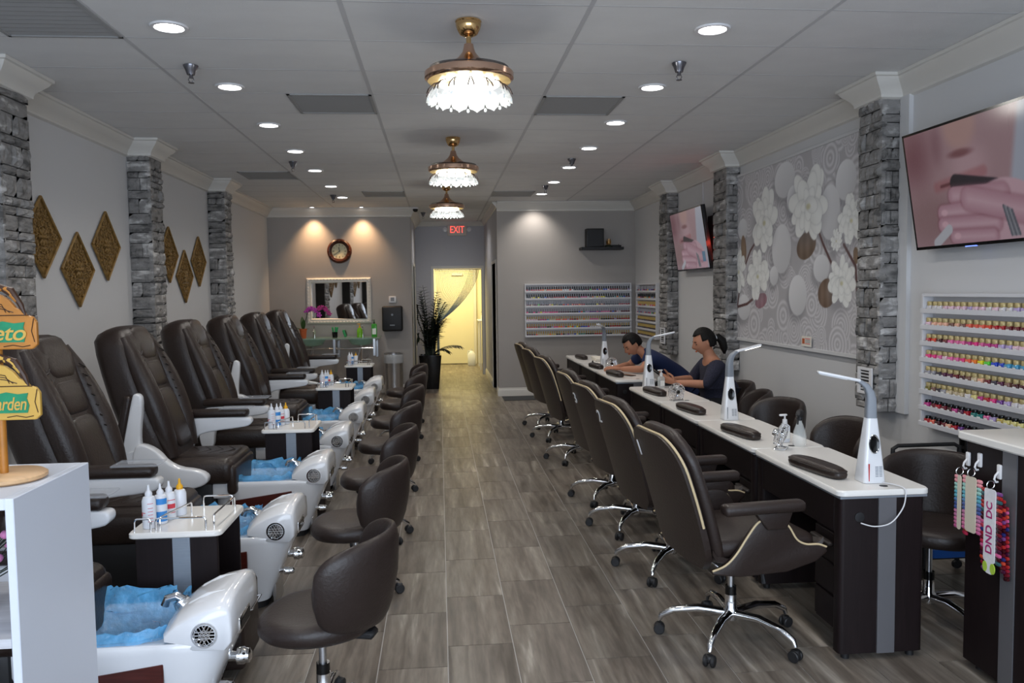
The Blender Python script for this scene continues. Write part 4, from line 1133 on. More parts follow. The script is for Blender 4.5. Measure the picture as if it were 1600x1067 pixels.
desk_lamp(1.905, 9.32, 0.0, math.radians(60), False, 'white tower table lamp farthest away, before the taupe wall')
c = G().tube(catmull([(1.965, 3.44, 0.765), (1.99, 3.38, 0.768), (2.0, 3.325, 0.762), (2.0, 3.318, 0.735), (1.985, 3.315, 0.68), (1.93, 3.31, 0.62), (1.86, 3.315, 0.605), (1.80, 3.322, 0.62)]), 0.0028, 6).build('lamp_cable', 'white_plastic')
tag(c, 'thin white power cable looping down the end of the nearest table', 'cable')
def fan(x, y, rz, label, tilt=0.2):
    r = empty('desk_fan', (x, y, 0.7612), rz); tag(r, label, 'fan', 'small chrome desk fans')
    M = Matrix.Translation((0, 0, 0.075)) @ Matrix.Rotation(PI/2+tilt, 4, 'X')
    g = G()
    for R, z in ((0.062, 0.018), (0.064, 0.0), (0.062, -0.018), (0.04, 0.024), (0.022, 0.027), (0.04, -0.024)): g.torus((0, 0, z), R, 0.0016, 28, 5)
    for k in range(16):
        a = 2*PI*k/16; c_, s_ = math.cos(a), math.sin(a)
        g.tube([(0.014*c_, 0.014*s_, 0.028), (0.045*c_, 0.045*s_, 0.023), (0.062*c_, 0.062*s_, 0.018), (0.064*c_, 0.064*s_, 0), (0.062*c_, 0.062*s_, -0.018), (0.04*c_, 0.04*s_, -0.024)], 0.0013, 5)
    g.xf(M); g.build('cage', 'chrome', r)
    a = G().lathe([(0.0, 0.03), (0.016, 0.028), (0.018, 0.02), (0.0, 0.018)], n=14); a.xf(M); a.build('cap', 'black_gloss', r)
    a = G().lathe([(0.0, -0.045), (0.02, -0.045), (0.026, -0.03), (0.026, -0.014), (0.0, -0.012)], n=16); a.xf(M); a.build('motor', 'chrome', r)
    for k in range(4):
        b = G(); t0 = 2*PI*k/4
        b.add([(0.012*math.cos(t0), 0.012*math.sin(t0), 0.006), (0.055*math.cos(t0-0.3), 0.055*math.sin(t0-0.3), 0.008), (0.055*math.cos(t0+0.5), 0.055*math.sin(t0+0.5), -0.008), (0.012*math.cos(t0+0.9), 0.012*math.sin(t0+0.9), -0.006),
               (0.012*math.cos(t0), 0.012*math.sin(t0), 0.007), (0.055*math.cos(t0-0.3), 0.055*math.sin(t0-0.3), 0.009), (0.055*math.cos(t0+0.5), 0.055*math.sin(t0+0.5), -0.007), (0.012*math.cos(t0+0.9), 0.012*math.sin(t0+0.9), -0.005)],
              [(0, 1, 2, 3), (7, 6, 5, 4), (0, 4, 5, 1), (1, 5, 6, 2), (2, 6, 7, 3), (3, 7, 4, 0)])
        b.xf(M); b.build('blade', 'chrome', r)
    G().tube([(-0.045, 0.03, 0.004), (0.045, 0.03, 0.004), (0.052, 0.0, 0.004), (0.045, -0.03, 0.004), (-0.045, -0.03, 0.004), (-0.052, 0, 0.004)], 0.004, 6, closed=True).tube([(-0.05, 0.0, 0.006), (-0.066, 0.01, 0.04), (-0.066, 0.0, 0.075)], 0.0035, 6).tube([(0.05, 0.0, 0.006), (0.066, 0.01, 0.04), (0.066, 0.0, 0.075)], 0.0035, 6).build('stand', 'chrome', r)
    return r
fan(1.85, 4.27, 1.0, 'small chrome desk fan beside the trigger spray bottle on the second table', 0.35)
fan(1.86, 6.27, 0.2, 'small chrome desk fan in front of the person in the cardigan')
fan(1.89, 8.85, -0.1, 'small chrome desk fan in front of the person in the polo')
def pump(x, y, z, m_, label, rz=0, h=0.10, rad=0.03, name='pump_bottle', group=None, square=True, cap='white_plastic'):
    r = empty(name, (x, y, z), rz); tag(r, label, 'bottle', group)
    if square:
        G().loft([[(u, v, zz) for u, v in rrect(-rad+e, rad-e, -rad*0.7+e, rad*0.7-e, 0.01, 3)] for zz, e in ((0, 0.003), (0.004, 0), (h*0.86, 0), (h*0.96, 0.008))]).build('body', m_, r)
        G().box(-rad*0.7, rad*0.7, -rad*0.7-0.001, -rad*0.7+0.001, h*0.2, h*0.62).build('label_print', 'label_white', r, 0)
    else:
        G().lathe([(0.0, 0), (rad, 0), (rad, h*0.7), (rad*0.5, h*0.94), (0.0, h*0.96)], n=18).build('body', m_, r)
    G().lathe([(0.0, h*0.95), (0.014, h*0.95), (0.015, h*0.98), (0.013, h+0.025), (0.005, h+0.028), (0.005, h+0.05), (0.0, h+0.05)], n=14).build('collar', cap, r)
    G().rbox(-0.036, 0.014, -0.008, 0.008, h+0.045, h+0.056, 0.004, 1).build('pump_head', cap, r)
    return r
pump(1.955, 4.46, 0.7612, 'bottle_white', 'white lotion pump bottle behind the chrome fan on the second table', 0.2, 0.105, 0.027)
spray('spray_bottle', 1.99, 4.345, 0.7612, 'glass', 'black_plastic', 'clear glass spray bottle with dark trigger on the second table', 0.9, None, 0.95)
pump(1.965, 7.10, 0.7612, 'glass', 'clear hand sanitizer pump bottle beside the third table lamp', 0.3, 0.11, 0.03)
tag(G().rbox(1.93, 2.09, 9.95, 10.30, 0.7605, 0.80, 0.006, 1).build('paper_tray', 'paper'), 'low pale box tray at the far end of the tables', 'box')
tag(G().lathe([(0, 0), (0.017, 0), (0.017, 0.03), (0.008, 0.034), (0.008, 0.05), (0.0, 0.05)], (1.80, 9.50, 0.7612), 14).build('polish_pot', 'black_gloss'), 'tiny black polish pot behind the sixth wrist cushion', 'bottle')
ph = G().rbox(-0.035, 0.035, -0.08, 0.08, 0, 0.008, 0.003, 1).build('tablet_phone', 'black_gloss'); ph.location = (1.93, 8.22, 0.7612); ph.rotation_euler = (0, 0, 0.5)
tag(ph, 'black phone lying on the table before the person in the polo', 'phone')

# ------------------------------------------------------------------ near right station with colour swatches
r = empty('reception_station', (2.235, 2.33, 0)); tag(r, 'tall dark wood station with white top at the right edge', 'counter')
G().box(0, 0.5, 0, 0.93, 0.03, 0.985).build('body', 'dark_wood', r, 0, 0.004, 1)
G().box(-0.005, 0.0, 0.62, 0.70, 0.03, 0.985).build('stripe', 'stripe_dark', r, 0)
G().loft([[(x, y, z) for x, y in rrect(-0.03-e, 0.53+e, -0.03-e, 0.965+e, 0.03, 4)] for z, e in ((0.985, -0.006), (0.992, 0), (1.015, 0), (1.02, -0.005))]).build('top', 'white_top', r)
for x in (0.05, 0.45):
    for y in (0.05, 0.88): G().cyl((x, y, 0), (x, y, 0.032), 0.02, n=12).build('foot', 'black_plastic', r)
HOOKS = [(3.24, 0.905), (3.165, 0.915), (3.045, 0.892)]
SWN = ['narrow swatch strip on the far edge', 'plain backed swatch strip in the middle', 'patterned swatch strip nearest']
rs = random.Random(3)
PAL = [S(110, 18, 36), S(150, 30, 50), S(190, 50, 80), S(90, 16, 30), S(70, 18, 50), S(40, 44, 110), S(170, 40, 40), S(205, 90, 140), S(120, 70, 130), S(60, 10, 20), S(200, 70, 50), S(50, 90, 96), S(80, 20, 30)]
nail_me = G().sell((0, 0, 0), (0.010, 0.034, 0.016), 0.6, 0.6, 10, 6).mesh('nail_tip', 'polish')
for k, (y, z) in enumerate(HOOKS):
    hk = empty('wall_hook', (2.229, y, z)); tag(hk, 'small clear adhesive hook above the '+['far', 'middle', 'nearest'][k]+' colour swatch', 'hook', 'adhesive hooks')
    G().rbox(-0.006, 0.0055, -0.012, 0.012, -0.03, 0.03, 0.005, 2).build('plate', 'white_plastic', hk)
    G().tube([(-0.005, 0, 0.0), (-0.018, 0, -0.015), (-0.022, 0, -0.03), (-0.014, 0, -0.042), (-0.006, 0, -0.04)], 0.004, 8).build('hook_arm', 'white_plastic', hk)
    sw = empty('colour_swatch', (2.192, y, z-0.04)); tag(sw, SWN[k]+' of the dark station, rows of painted nail tips', 'swatch', 'hanging nail colour swatches')
    G().torus((0, 0, -0.012), 0.016, 0.0018, 20, 6, Matrix.Rotation(PI/2, 3, 'X')).build('ring', 'chrome', sw)
    H_ = [0.235, 0.235, 0.30][k]; hw = [0.012, 0.034, 0.034][k]
    G().prism(rrect(-hw, hw, -0.028-H_, -0.028, 0.012, 3), 'yz', -0.0015, 0.0015).build('card', ['swatch_plain', 'swatch_plain', 'swatch_card'][k], sw, 30)
    if k == 2:
        Mx = axes((0, 0, 1), (0, 1, 0), (-1, 0, 0))
        text('card_word', 'DND', 0.052, 'swatch_text', Matrix.Translation((-0.0022, 0, -0.235)) @ Mx, sw, 0.0004, 0, 0.001)
        text('card_word', 'DC', 0.048, 'swatch_text', Matrix.Translation((-0.0022, 0, -0.115)) @ Mx, sw, 0.0004, 0, 0.001)
        for s in (-1, 1): G().prism([(s*0.022+0.014*math.cos(a), -0.35+0.022*math.sin(a)) for a in [2*PI*q/12 for q in range(12)]], 'yz', -0.002, 0.002).build('card_leaf', 'swatch_green', sw)
        G().prism(rrect(-0.02, 0.02, -0.375, -0.325, 0.008, 3), 'yz', -0.0012, 0.0012).build('card_tab', 'swatch_card', sw, 30)
    n = int(H_/0.0165)
    for layer in range(3 if k == 2 else (2 if k else 1)):
        for s in ((-1, 1) if k else (1,)):
            for q in range(n):
                o = bpy.data.objects.new('nail_tip', nail_me); COL.objects.link(o); o.parent = sw
                ax = 0.03*layer*s
                o.location = (0.006+0.011*layer, s*(hw+0.012-0.004*layer)+ax*0.25*(1+q/n), -0.04-q*0.0165-0.008*layer-0.02*layer)
                o.rotation_euler = (s*0.12*layer, 0, 0)
                o.color = rs.choice(PAL) if layer or k == 2 else [S(230, 150, 160), S(150, 200, 190), S(90, 170, 190), S(80, 130, 180), S(70, 90, 150), S(190, 120, 160), S(210, 120, 160), S(200, 100, 150)][min(7, q*8//n)]
# trolley behind
r = empty('supply_trolley', (2.77, 4.24, 0)); r.scale = (1, 1, 0.87); tag(r, 'black rolling supply trolley with blue tray behind the tables', 'trolley')
for x in (-0.20, 0.20):
    for y in (-0.16, 0.16):
        p = G().cyl((x, y, 0.06), (x, y, 0.78), 0.013, n=12).build('post', 'black_plastic', r)
        G().lathe([(0, -0.012), (0.026, -0.012), (0.03, -0.006), (0.03, 0.006), (0.026, 0.012), (0, 0.012)], (x, y, 0.031), 16, Matrix.Rotation(PI/2, 3, 'X')).build('caster', 'black_plastic', p)
for z in (0.20, 0.44, 0.66):
    s = G().box(-0.21, 0.21, -0.17, 0.17, z, z+0.012).build('shelf', 'black_plastic', r, 0, 0.004, 1)
    G().tube([(-0.2, -0.16, z+0.07), (0.2, -0.16, z+0.07), (0.2, 0.16, z+0.07), (-0.2, 0.16, z+0.07)], 0.006, 6, closed=True).build('guard_rail', 'black_plastic', s)
G().tube([(-0.2, 0.16, 0.78), (-0.2, 0.16, 0.82), (-0.17, 0.16, 0.84), (0.17, 0.16, 0.84), (0.2, 0.16, 0.82), (0.2, 0.16, 0.78)], 0.013, 10).build('handle', 'black_plastic', r)
tr = G().loft([[(x, y, z) for x, y in rrect(-0.10-e, 0.10+e, -0.08-e, 0.08+e, 0.02, 3)] for z, e in ((0.0, 0), (0.05, 0.015), (0.05, 0.010), (0.006, -0.006))]).build('plastic_tray', 'tray_blue'); tr.location = (2.70, 4.14, 0.1852)
tag(tr, 'blue plastic tray on the lower trolley shelf', 'tray')
# ------------------------------------------------------------------ carved diamond plaques on the left wall (local: in yz plane, facing +x)
def diamond_proto():
    r = empty('diamond_plaque', (0, 0, 0)); tag(r, 'x', 'wall decor', 'gold carved diamond plaques')
    A, B = 0.285, 0.288
    dia = [(A, 0), (0, B), (-A, 0), (0, -B)]
    G().prism([(u*0.97, w*0.97) for u, w in dia], 'yz', 0.002, 0.006).build('backing', 'antique_gold', r, 0)
    g = G()
    for k in range(4):
        p, q = dia[k], dia[(k+1) % 4]
        pts = []
        for t in range(25):
            f = t/24; wob = 0.005*(t % 2)
            u, w = p[0]+(q[0]-p[0])*f, p[1]+(q[1]-p[1])*f
            pts.append((0.014, u*(0.97+wob), w*(0.97+wob)))
        g.tube(pts, 0.011, 6)
    g.build('frame', 'antique_gold', r)
    g = G(); rnd = random.Random(5)
    def inside(u, w, mrg=0.06): return abs(u)/A+abs(w)/B < 1-mrg
    st = 0.052
    for i in range(-6, 7):
        for j in range(-6, 7):
            u, w = (i+0.5*(j % 2))*st, j*st*0.87
            if not inside(u, w, 0.14): continue
            # little scroll
            pts = []; sg = 1 if (i+j) % 2 else -1; ph = rnd.uniform(0, 6)
            for q in range(11):
                a = ph+sg*q*0.75; rr = 0.004+0.0022*q
                pts.append((0.012+0.006*math.sin(q*0.4), u+rr*math.cos(a), w+rr*math.sin(a)))
            g.tube(pts, 0.0052, 5)
    for k in range(8):
        a = PI*k/4; g.sell((0.018, 0.045*math.cos(a), 0.045*math.sin(a)), (0.02, 0.05, 0.024), 0.9, 0.9, 10, 6, Matrix.Rotation(a, 3, 'X'))
    g.sell((0.022, 0, 0), (0.024, 0.03, 0.03), 1, 1, 10, 6)
    g.build('filigree', 'antique_gold', r)
    return r
dp = diamond_proto()
for k, (y, z, lb) in enumerate([(5.95, 2.06, 'upper left of the near trio, partly behind the near pillar'), (6.50, 1.85, 'lowest of the near trio'), (7.05, 2.06, 'right of the near trio beside the middle pillar'),
        (8.62, 2.06, 'peeking out behind the middle pillar'), (9.12, 1.85, 'lowest of the far trio'), (9.65, 2.03, 'right of the far trio beside the far pillar')]):
    place(dp, k, (XL+0.002, y, z), 0, 'gold carved openwork diamond plaque, '+lb)

# ------------------------------------------------------------------ painted pictures as vertex colours on fine grids
def lin(c):
    c = np.asarray(c, float)/255.0
    return np.where(c <= 0.04045, c/12.92, ((c+0.055)/1.055)**2.4)
def picture(name, nu, nv, corner, eu, ev, img, m_, parent=None):
    """img: (nv+1, nu+1, 3) srgb 0..255, row 0 at the bottom"""
    u = np.linspace(0, 1, nu+1); v = np.linspace(0, 1, nv+1); U_, V_ = np.meshgrid(u, v)
    co = np.array(corner)[None, None]+U_[..., None]*np.array(eu)[None, None]+V_[..., None]*np.array(ev)[None, None]
    idx = np.arange((nu+1)*(nv+1)).reshape(nv+1, nu+1)
    f = np.stack([idx[:-1, :-1], idx[:-1, 1:], idx[1:, 1:], idx[1:, :-1]], -1).reshape(-1, 4)
    me = bpy.data.meshes.new(name); me.from_pydata(co.reshape(-1, 3).tolist(), [], f.tolist())
    at = me.color_attributes.new('Col', 'FLOAT_COLOR', 'POINT')
    c4 = np.ones(((nu+1)*(nv+1), 4)); c4[:, :3] = lin(np.clip(img, 0, 255)).reshape(-1, 3)
    at.data.foreach_set('color', c4.astype(np.float32).ravel())
    me.materials.append(MATS[m_]); me.update()
    o = bpy.data.objects.new(name, me); COL.objects.link(o)
    if parent: o.parent = parent
    return o
def sm(e0, e1, x):
    t = np.clip((x-e0)/(e1-e0), 0, 1); return t*t*(3-2*t)
def over(img, a, col):
    col = np.asarray(col, float)
    return img*(1-a[..., None])+(col if col.ndim == 3 else col[None, None])*a[..., None]
def ell(x, y, cx, cy, rx, ry, rot=0.0):
    c, s = math.cos(rot), math.sin(rot); dx, dy = x-cx, y-cy
    return np.sqrt(((dx*c+dy*s)/rx)**2+((-dx*s+dy*c)/ry)**2)
def capsule(x, y, p, q):
    px, py = x-p[0], y-p[1]; bx, by = q[0]-p[0], q[1]-p[1]
    h = np.clip((px*bx+py*by)/(bx*bx+by*by), 0, 1); return np.hypot(px-bx*h, py-by*h), h
# mural
MW, MZ0, MZ1 = 2.66, 1.14, 2.77
nu, nv = 330, 210
x = np.linspace(0, MW, nu+1); y = np.linspace(MZ0, MZ1, nv+1); x, y = np.meshgrid(x, y)
img = np.zeros(x.shape+(3,))+np.array([196, 194, 197])
rm = np.random.RandomState(4)
dmin = np.full(x.shape, 9.0); val = np.zeros(x.shape)
for q in range(190):
    cx, cy, rr = rm.uniform(-0.1, MW+0.1), rm.uniform(MZ0-0.1, MZ1+0.1), rm.uniform(0.07, 0.17)
    d = np.hypot(x-cx, y-cy); a = d < rr
    val = np.where(a, 0.5+0.5*np.cos(d/rr*2*PI*rm.choice([2.5, 3.5, 4.5])), val)
img = img+((val-0.5)*34)[..., None]
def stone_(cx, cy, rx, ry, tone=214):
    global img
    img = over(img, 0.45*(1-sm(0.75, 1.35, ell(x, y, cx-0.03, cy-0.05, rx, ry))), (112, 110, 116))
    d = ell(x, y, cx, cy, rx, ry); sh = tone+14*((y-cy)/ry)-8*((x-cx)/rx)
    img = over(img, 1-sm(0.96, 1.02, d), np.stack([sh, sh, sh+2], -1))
for a in [(1.233, 2.597, 0.217, 0.16), (2.331, 2.448, 0.16, 0.155), (2.081, 2.23, 0.17, 0.219), (1.175, 1.991, 0.208, 0.222), (1.014, 1.753, 0.096, 0.089), (1.514, 1.576, 0.178, 0.176), (1.946, 1.795, 0.142, 0.112), (0.234, 2.237, 0.129, 0.108), (0.273, 1.452, 0.175, 0.131), (1.413, 2.406, 0.129, 0.121)]:
    stone_(*a)
for ln in [[(1.883, 2.111), (1.978, 1.983), (2.126, 1.82)], [(0.601, 2.105), (0.438, 2.009), (0.297, 1.865)], [(0.152, 1.627), (0.064, 1.336)], [(0.063, 1.448), (0.36, 1.486), (0.527, 1.541)], [(2.31, 1.964), (2.491, 1.795), (2.518, 1.572)]]:
    for p, q in zip(ln[:-1], ln[1:]):
        d, h = capsule(x, y, p, q); img = over(img, 1-sm(0.010, 0.018, d), (92, 62, 60))
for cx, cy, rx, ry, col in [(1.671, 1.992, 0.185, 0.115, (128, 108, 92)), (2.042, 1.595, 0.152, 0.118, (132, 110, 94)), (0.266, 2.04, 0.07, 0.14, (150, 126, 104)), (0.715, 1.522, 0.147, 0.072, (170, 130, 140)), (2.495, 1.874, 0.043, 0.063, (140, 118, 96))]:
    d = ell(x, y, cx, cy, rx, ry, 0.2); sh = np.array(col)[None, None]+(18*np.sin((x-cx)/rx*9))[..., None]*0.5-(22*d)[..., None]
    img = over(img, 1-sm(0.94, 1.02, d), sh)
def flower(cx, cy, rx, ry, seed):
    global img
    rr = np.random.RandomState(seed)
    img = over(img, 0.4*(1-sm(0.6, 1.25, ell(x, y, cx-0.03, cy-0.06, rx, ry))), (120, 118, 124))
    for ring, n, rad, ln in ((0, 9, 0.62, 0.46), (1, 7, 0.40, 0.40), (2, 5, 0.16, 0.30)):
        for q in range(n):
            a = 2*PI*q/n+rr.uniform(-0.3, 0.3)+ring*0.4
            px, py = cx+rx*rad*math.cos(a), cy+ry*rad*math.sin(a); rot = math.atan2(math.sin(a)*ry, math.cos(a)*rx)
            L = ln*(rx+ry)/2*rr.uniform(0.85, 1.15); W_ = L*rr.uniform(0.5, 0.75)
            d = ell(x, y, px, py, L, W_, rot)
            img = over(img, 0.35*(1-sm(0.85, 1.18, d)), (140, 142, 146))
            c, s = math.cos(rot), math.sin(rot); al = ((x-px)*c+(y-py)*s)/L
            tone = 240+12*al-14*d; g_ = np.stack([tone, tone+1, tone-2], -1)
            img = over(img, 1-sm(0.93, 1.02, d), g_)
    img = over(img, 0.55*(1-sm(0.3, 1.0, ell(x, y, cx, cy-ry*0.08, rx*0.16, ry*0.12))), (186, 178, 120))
for q, a in enumerate([(1.704, 2.338, 0.359, 0.303), (2.419, 2.149, 0.192, 0.19), (0.782, 2.276, 0.307, 0.283), (0.632, 1.771, 0.257, 0.229), (0.13, 1.826, 0.18, 0.22), (2.283, 1.686, 0.208, 0.2), (2.191, 2.004, 0.086, 0.085)]):
    flower(*a, q+11)
r = empty('wall_mural', (XR-0.03, 8.28, MZ0)); tag(r, 'large framed white flower and pebble mural on the right wall', 'mural')
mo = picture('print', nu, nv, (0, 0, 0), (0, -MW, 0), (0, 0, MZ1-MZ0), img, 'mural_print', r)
G().box(0.002, 0.028, -MW, 0, 0, MZ1-MZ0).build('board', 'white_plastic', r, 0)
for (a, b, c, d) in ((-MW-0.02, 0.02, -0.03, 0.0), (-MW-0.02, 0.02, MZ1-MZ0, MZ1-MZ0+0.025), (0.0, 0.02, 0, MZ1-MZ0), (-MW-0.02, -MW, 0, MZ1-MZ0)):
    G().box(-0.012, 0.028, a, b, c, d).build('frame_bar', 'wall_white', r, 0, 0.003, 1)
r = empty('wall_card', (XR-0.045, 8.28-1.73, 1.15)); tag(r, 'small printed card stuck at the bottom of the mural', 'card')
G().box(-0.004, 0.0, -0.09, 0.09, 0, 0.085).build('card', 'paper', r, 0)
for q in range(4): G().box(-0.005, -0.004, -0.07, 0.02, 0.02+q*0.014, 0.026+q*0.014).build('print_line', ['label_red', 'plastic_grey', 'plastic_grey', 'label_red'][q], r, 0)
G().box(-0.005, -0.004, 0.03, 0.075, 0.02, 0.065).build('photo', 'terracotta', r, 0)

# televisions
def tv_image(nu, nv, blue_logo):
    x = np.linspace(0, 1.78, nu+1); y = np.linspace(0, 1, nv+1); x, y = np.meshgrid(x, y)
    im = np.zeros(x.shape+(3,))
    base = np.array([184, 150, 158]); im += base
    im = over(im, 0.75*(1-sm(0.0, 0.42, ell(x, y, 0.12, 0.80, 0.5, 0.55)*0.5)), (128, 76, 88))
    im = over(im, 0.5*(1-sm(0.2, 1.0, ell(x, y, 0.25, 0.25, 0.55, 0.35))), (150, 116, 116))
    im = over(im, 0.55*(1-sm(0.2, 1.0, ell(x, y, 0.85, 0.62, 0.35, 0.30))), (222, 186, 196))
    im = over(im, sm(-0.02, 0.06, x-(1.16+0.30*y)), (190, 196, 214))       # pale backdrop right of the cheek
    # nose above, nostril shade
    im = over(im, 0.85*(1-sm(0.55, 1.05, ell(x, y, 0.78, 0.98, 0.26, 0.26))), (206, 166, 160)); im = over(im, 0.35*(1-sm(0.1, 0.9, ell(x, y, 0.46, 0.85, 0.14, 0.3))), (120, 70, 84))
    im = over(im, 0.7*(1-sm(0.3, 1.0, ell(x, y, 0.76, 0.74, 0.22, 0.05))), (120, 64, 70))
    # lips
    d, h = capsule(x, y, (0.40, 0.50), (1.02, 0.56)); im = over(im, 0.55*(1-sm(0.02, 0.07, d)), (176, 104, 112))
    d, h = capsule(x, y, (0.46, 0.50), (0.74, 0.52)); im = over(im, 0.8*(1-sm(0.0, 0.025, d)), (96, 40, 50))
    # dark bar held to the mouth
    for p, q, w in (((0.66, 0.505), (1.14, 0.41), 0.075),):
        d, h = capsule(x, y, p, q); im = over(im, 1-sm(w-0.01, w+0.01, d), (44, 34, 46))
    # hand: palm and fingers
    sk = (224, 186, 200)
    im = over(im, 1-sm(0.95, 1.03, ell(x, y, 1.30, 0.16, 0.44, 0.30, -0.35)), sk)
    for p, q, w in (((0.62, 0.40), (1.20, 0.36), 0.085), ((0.44, 0.27), (1.16, 0.26), 0.075), ((0.42, 0.17), (1.10, 0.14), 0.068), ((0.56, 0.06), (1.05, 0.04), 0.06), ((0.80, 0.36), (1.45, 0.20), 0.10)):
        d, h = capsule(x, y, p, q); im = over(im, 0.35*(1-sm(w, w+0.03, d)), (150, 92, 108))
        im = over(im, 1-sm(w-0.012, w+0.004, d), np.array(sk)[None, None]-(d/w*34)[..., None]*np.array([0.8, 1.1, 1.0]))
    for cx, cy in ((0.46, 0.27), (0.45, 0.17), (0.60, 0.06)):
        im = over(im, 0.8*(1-sm(0.7, 1.0, ell(x, y, cx, cy+0.005, 0.05, 0.032))), (244, 200, 214))
    for q in range(5):
        d, h = capsule(x, y, (1.20+0.022*q, 0.26-0.01*q), (1.26+0.022*q, 0.03)); im = over(im, 0.85*(1-sm(0.008, 0.016, d)), (150, 158, 168) if q % 2 else (96, 104, 116))
    d, h = capsule(x, y, (0.30, 0.02), (0.50, 0.13)); im = over(im, 1-sm(0.035, 0.05, d), (214, 216, 226))
    if blue_logo: im = over(im, ((x > 1.50) & (x < 1.66) & (y > 0.10) & (y < 0.27)).astype(float)*0.8, (70, 140, 180))
    return im
def tv(yfar, z0, label, blue):
    Wd, Hd = 1.23, 0.715
    r = empty('television', (XR, yfar-Wd/2, z0)); tag(r, label, 'television', 'wall mounted televisions')
    tilt = math.radians(9.0)
    M = Matrix.Translation((-0.10, 0, 0)) @ Matrix.Rotation(-tilt, 4, 'Y')
    # local before tilt: screen in yz plane facing -x, y -W/2..W/2 (far side = +y), z 0..H
    g = G().rbox(0.002, 0.05, -Wd/2, Wd/2, 0, Hd, 0.006, 2); g.xf(M); g.build('case', 'black_plastic', r)
    p = picture('screen', 200, 112, (0, Wd/2-0.014, 0.018), (0, -Wd+0.028, 0), (0, 0, Hd-0.032), tv_image(200, 112, blue), 'tv_picture', r); p.data.transform(M)
    for a in ((-0.001, 0.006, -Wd/2, Wd/2, 0, 0.018), (-0.001, 0.006, -Wd/2, Wd/2, Hd-0.014, Hd), (-0.001, 0.006, -Wd/2, -Wd/2+0.014, 0, Hd), (-0.001, 0.006, Wd/2-0.014, Wd/2, 0, Hd)):
        b = G().box(*a); b.xf(M); b.build('bezel', 'black_gloss', r, 0)
    G().box(-0.075, -0.001, -0.15, 0.15, 0.2, 0.5).build('wall_bracket', 'black_plastic', r, 0)
    if not blue:
        b = G().box(-0.002, 0.004, 0.04, 0.14, -0.004, 0.002); b.xf(M); b.build('standby_light', 'led_blue', r, 0)
    return r
tv(4.90, 1.865, 'large tilted wall television showing a mouth and hand, nearest, cut by the frame', False)
tv(10.05, 1.865, 'tilted wall television between the two farther stone pillars', True)
r = empty('led_sign', (XR, 8.88, 1.9)); tag(r, 'red glowing light box with a column of red dots beside the far television', 'sign')
G().box(-0.055, -0.001, -0.17, 0.17, 0.0, 0.56).build('case', 'black_plastic', r, 0, 0.004, 1)
for q in range(6): G().lathe([(0.0, 0.0), (0.012, 0.0), (0.010, 0.004), (0.0, 0.005)], (-0.056, -0.05-0.006*q, 0.30-q*0.045), 10, Matrix.Rotation(-PI/2, 3, 'Y')).build('led', 'led_red', r)
light('led_glow', 'POINT', (XR-0.10, 8.76, 2.15), 1.1, (1, 0.08, 0.05), size=0.04)

# ------------------------------------------------------------------ polish racks
def rack(name, o_, along, out, L, H, n, depth, label):
    """along/out are unit vectors; origin at lower start corner on the wall"""
    r = empty(name, o_); tag(r, label, 'rack', 'white nail polish racks')
    M = axes(along, out, (0, 0, 1))
    def bx(nm, a, b, c, d, e, f):
        g = G().box(a, b, c, d, e, f); g.xf(M); g.build(nm, 'rack_white', r, 0, 0.002, 1)
    bx('back_board', 0, L, 0.0, 0.008, 0, H); bx('side', 0, 0.02, 0.008, depth, 0, H); bx('side', L-0.02, L, 0.008, depth, 0, H); bx('top', 0.02, L-0.02, 0.008, depth, H-0.02, H)
    for q in range(n):
        z = q*(H-0.02)/n
        bx('shelf', 0.02, L-0.02, 0.008, depth, z, z+0.01); bx('shelf_lip', 0.0, L, depth, depth+0.008, z-0.002, z+0.028)
    return r
rng = random.Random(11)
NAMES = {'clear white': S(214, 210, 214), 'pale pink': S(226, 190, 206), 'peach': S(232, 176, 150), 'coral': S(226, 96, 76), 'orange red': S(214, 62, 36), 'red': S(170, 24, 40), 'dark red': S(104, 16, 34), 'hot pink': S(226, 52, 130), 'pink': S(220, 104, 160), 'magenta': S(184, 50, 130),
         'plum': S(84, 30, 66), 'purple': S(110, 60, 140), 'lavender': S(178, 160, 206), 'orange': S(236, 120, 30), 'yellow': S(230, 220, 40), 'green': S(80, 200, 50), 'blue': S(40, 70, 190), 'light blue': S(70, 150, 190), 'grey': S(150, 148, 156), 'charcoal': S(60, 54, 66),
         'brown': S(120, 84, 74), 'beige': S(196, 180, 150), 'gold': S(196, 176, 96), 'teal': S(30, 120, 116), 'olive': S(120, 112, 50), 'black': S(24, 20, 24), 'pale yellow': S(224, 214, 140), 'maroon': S(70, 18, 30)}
# rack 1, right wall near
R1H, R1N, R1L, R1Y = 0.83, 8, 1.40, 4.88
rack('polish_rack', (XR-0.002, R1Y, 0.765), (0, -1, 0), (-1, 0, 0), R1L, R1H, R1N, 0.075, 'white wall rack of gold capped polish jars at the right edge')
body = G().loft([[(u, v, z) for u, v in rrect(-0.022+e, 0.022-e, -0.018+e, 0.018-e, 0.008, 3)] for z, e in ((0.0, 0.002), (0.003, 0), (0.030, 0), (0.036, 0.004))]).mesh('polish_jar', 'polish')
capg = G().lathe([(0.0, 0.034), (0.018, 0.034), (0.019, 0.036), (0.019, 0.058), (0.0175, 0.06), (0.0, 0.06)], n=14).mesh('cap', 'gold_cap')
capk = G().lathe([(0.0, 0.034), (0.018, 0.034), (0.0185, 0.037), (0.015, 0.052), (0.0, 0.053)], n=14).mesh('cap', 'black_gloss')
labm = G().box(-0.012, 0.012, -0.0192, -0.0184, 0.008, 0.02).mesh('label_print', 'label_white', 0)
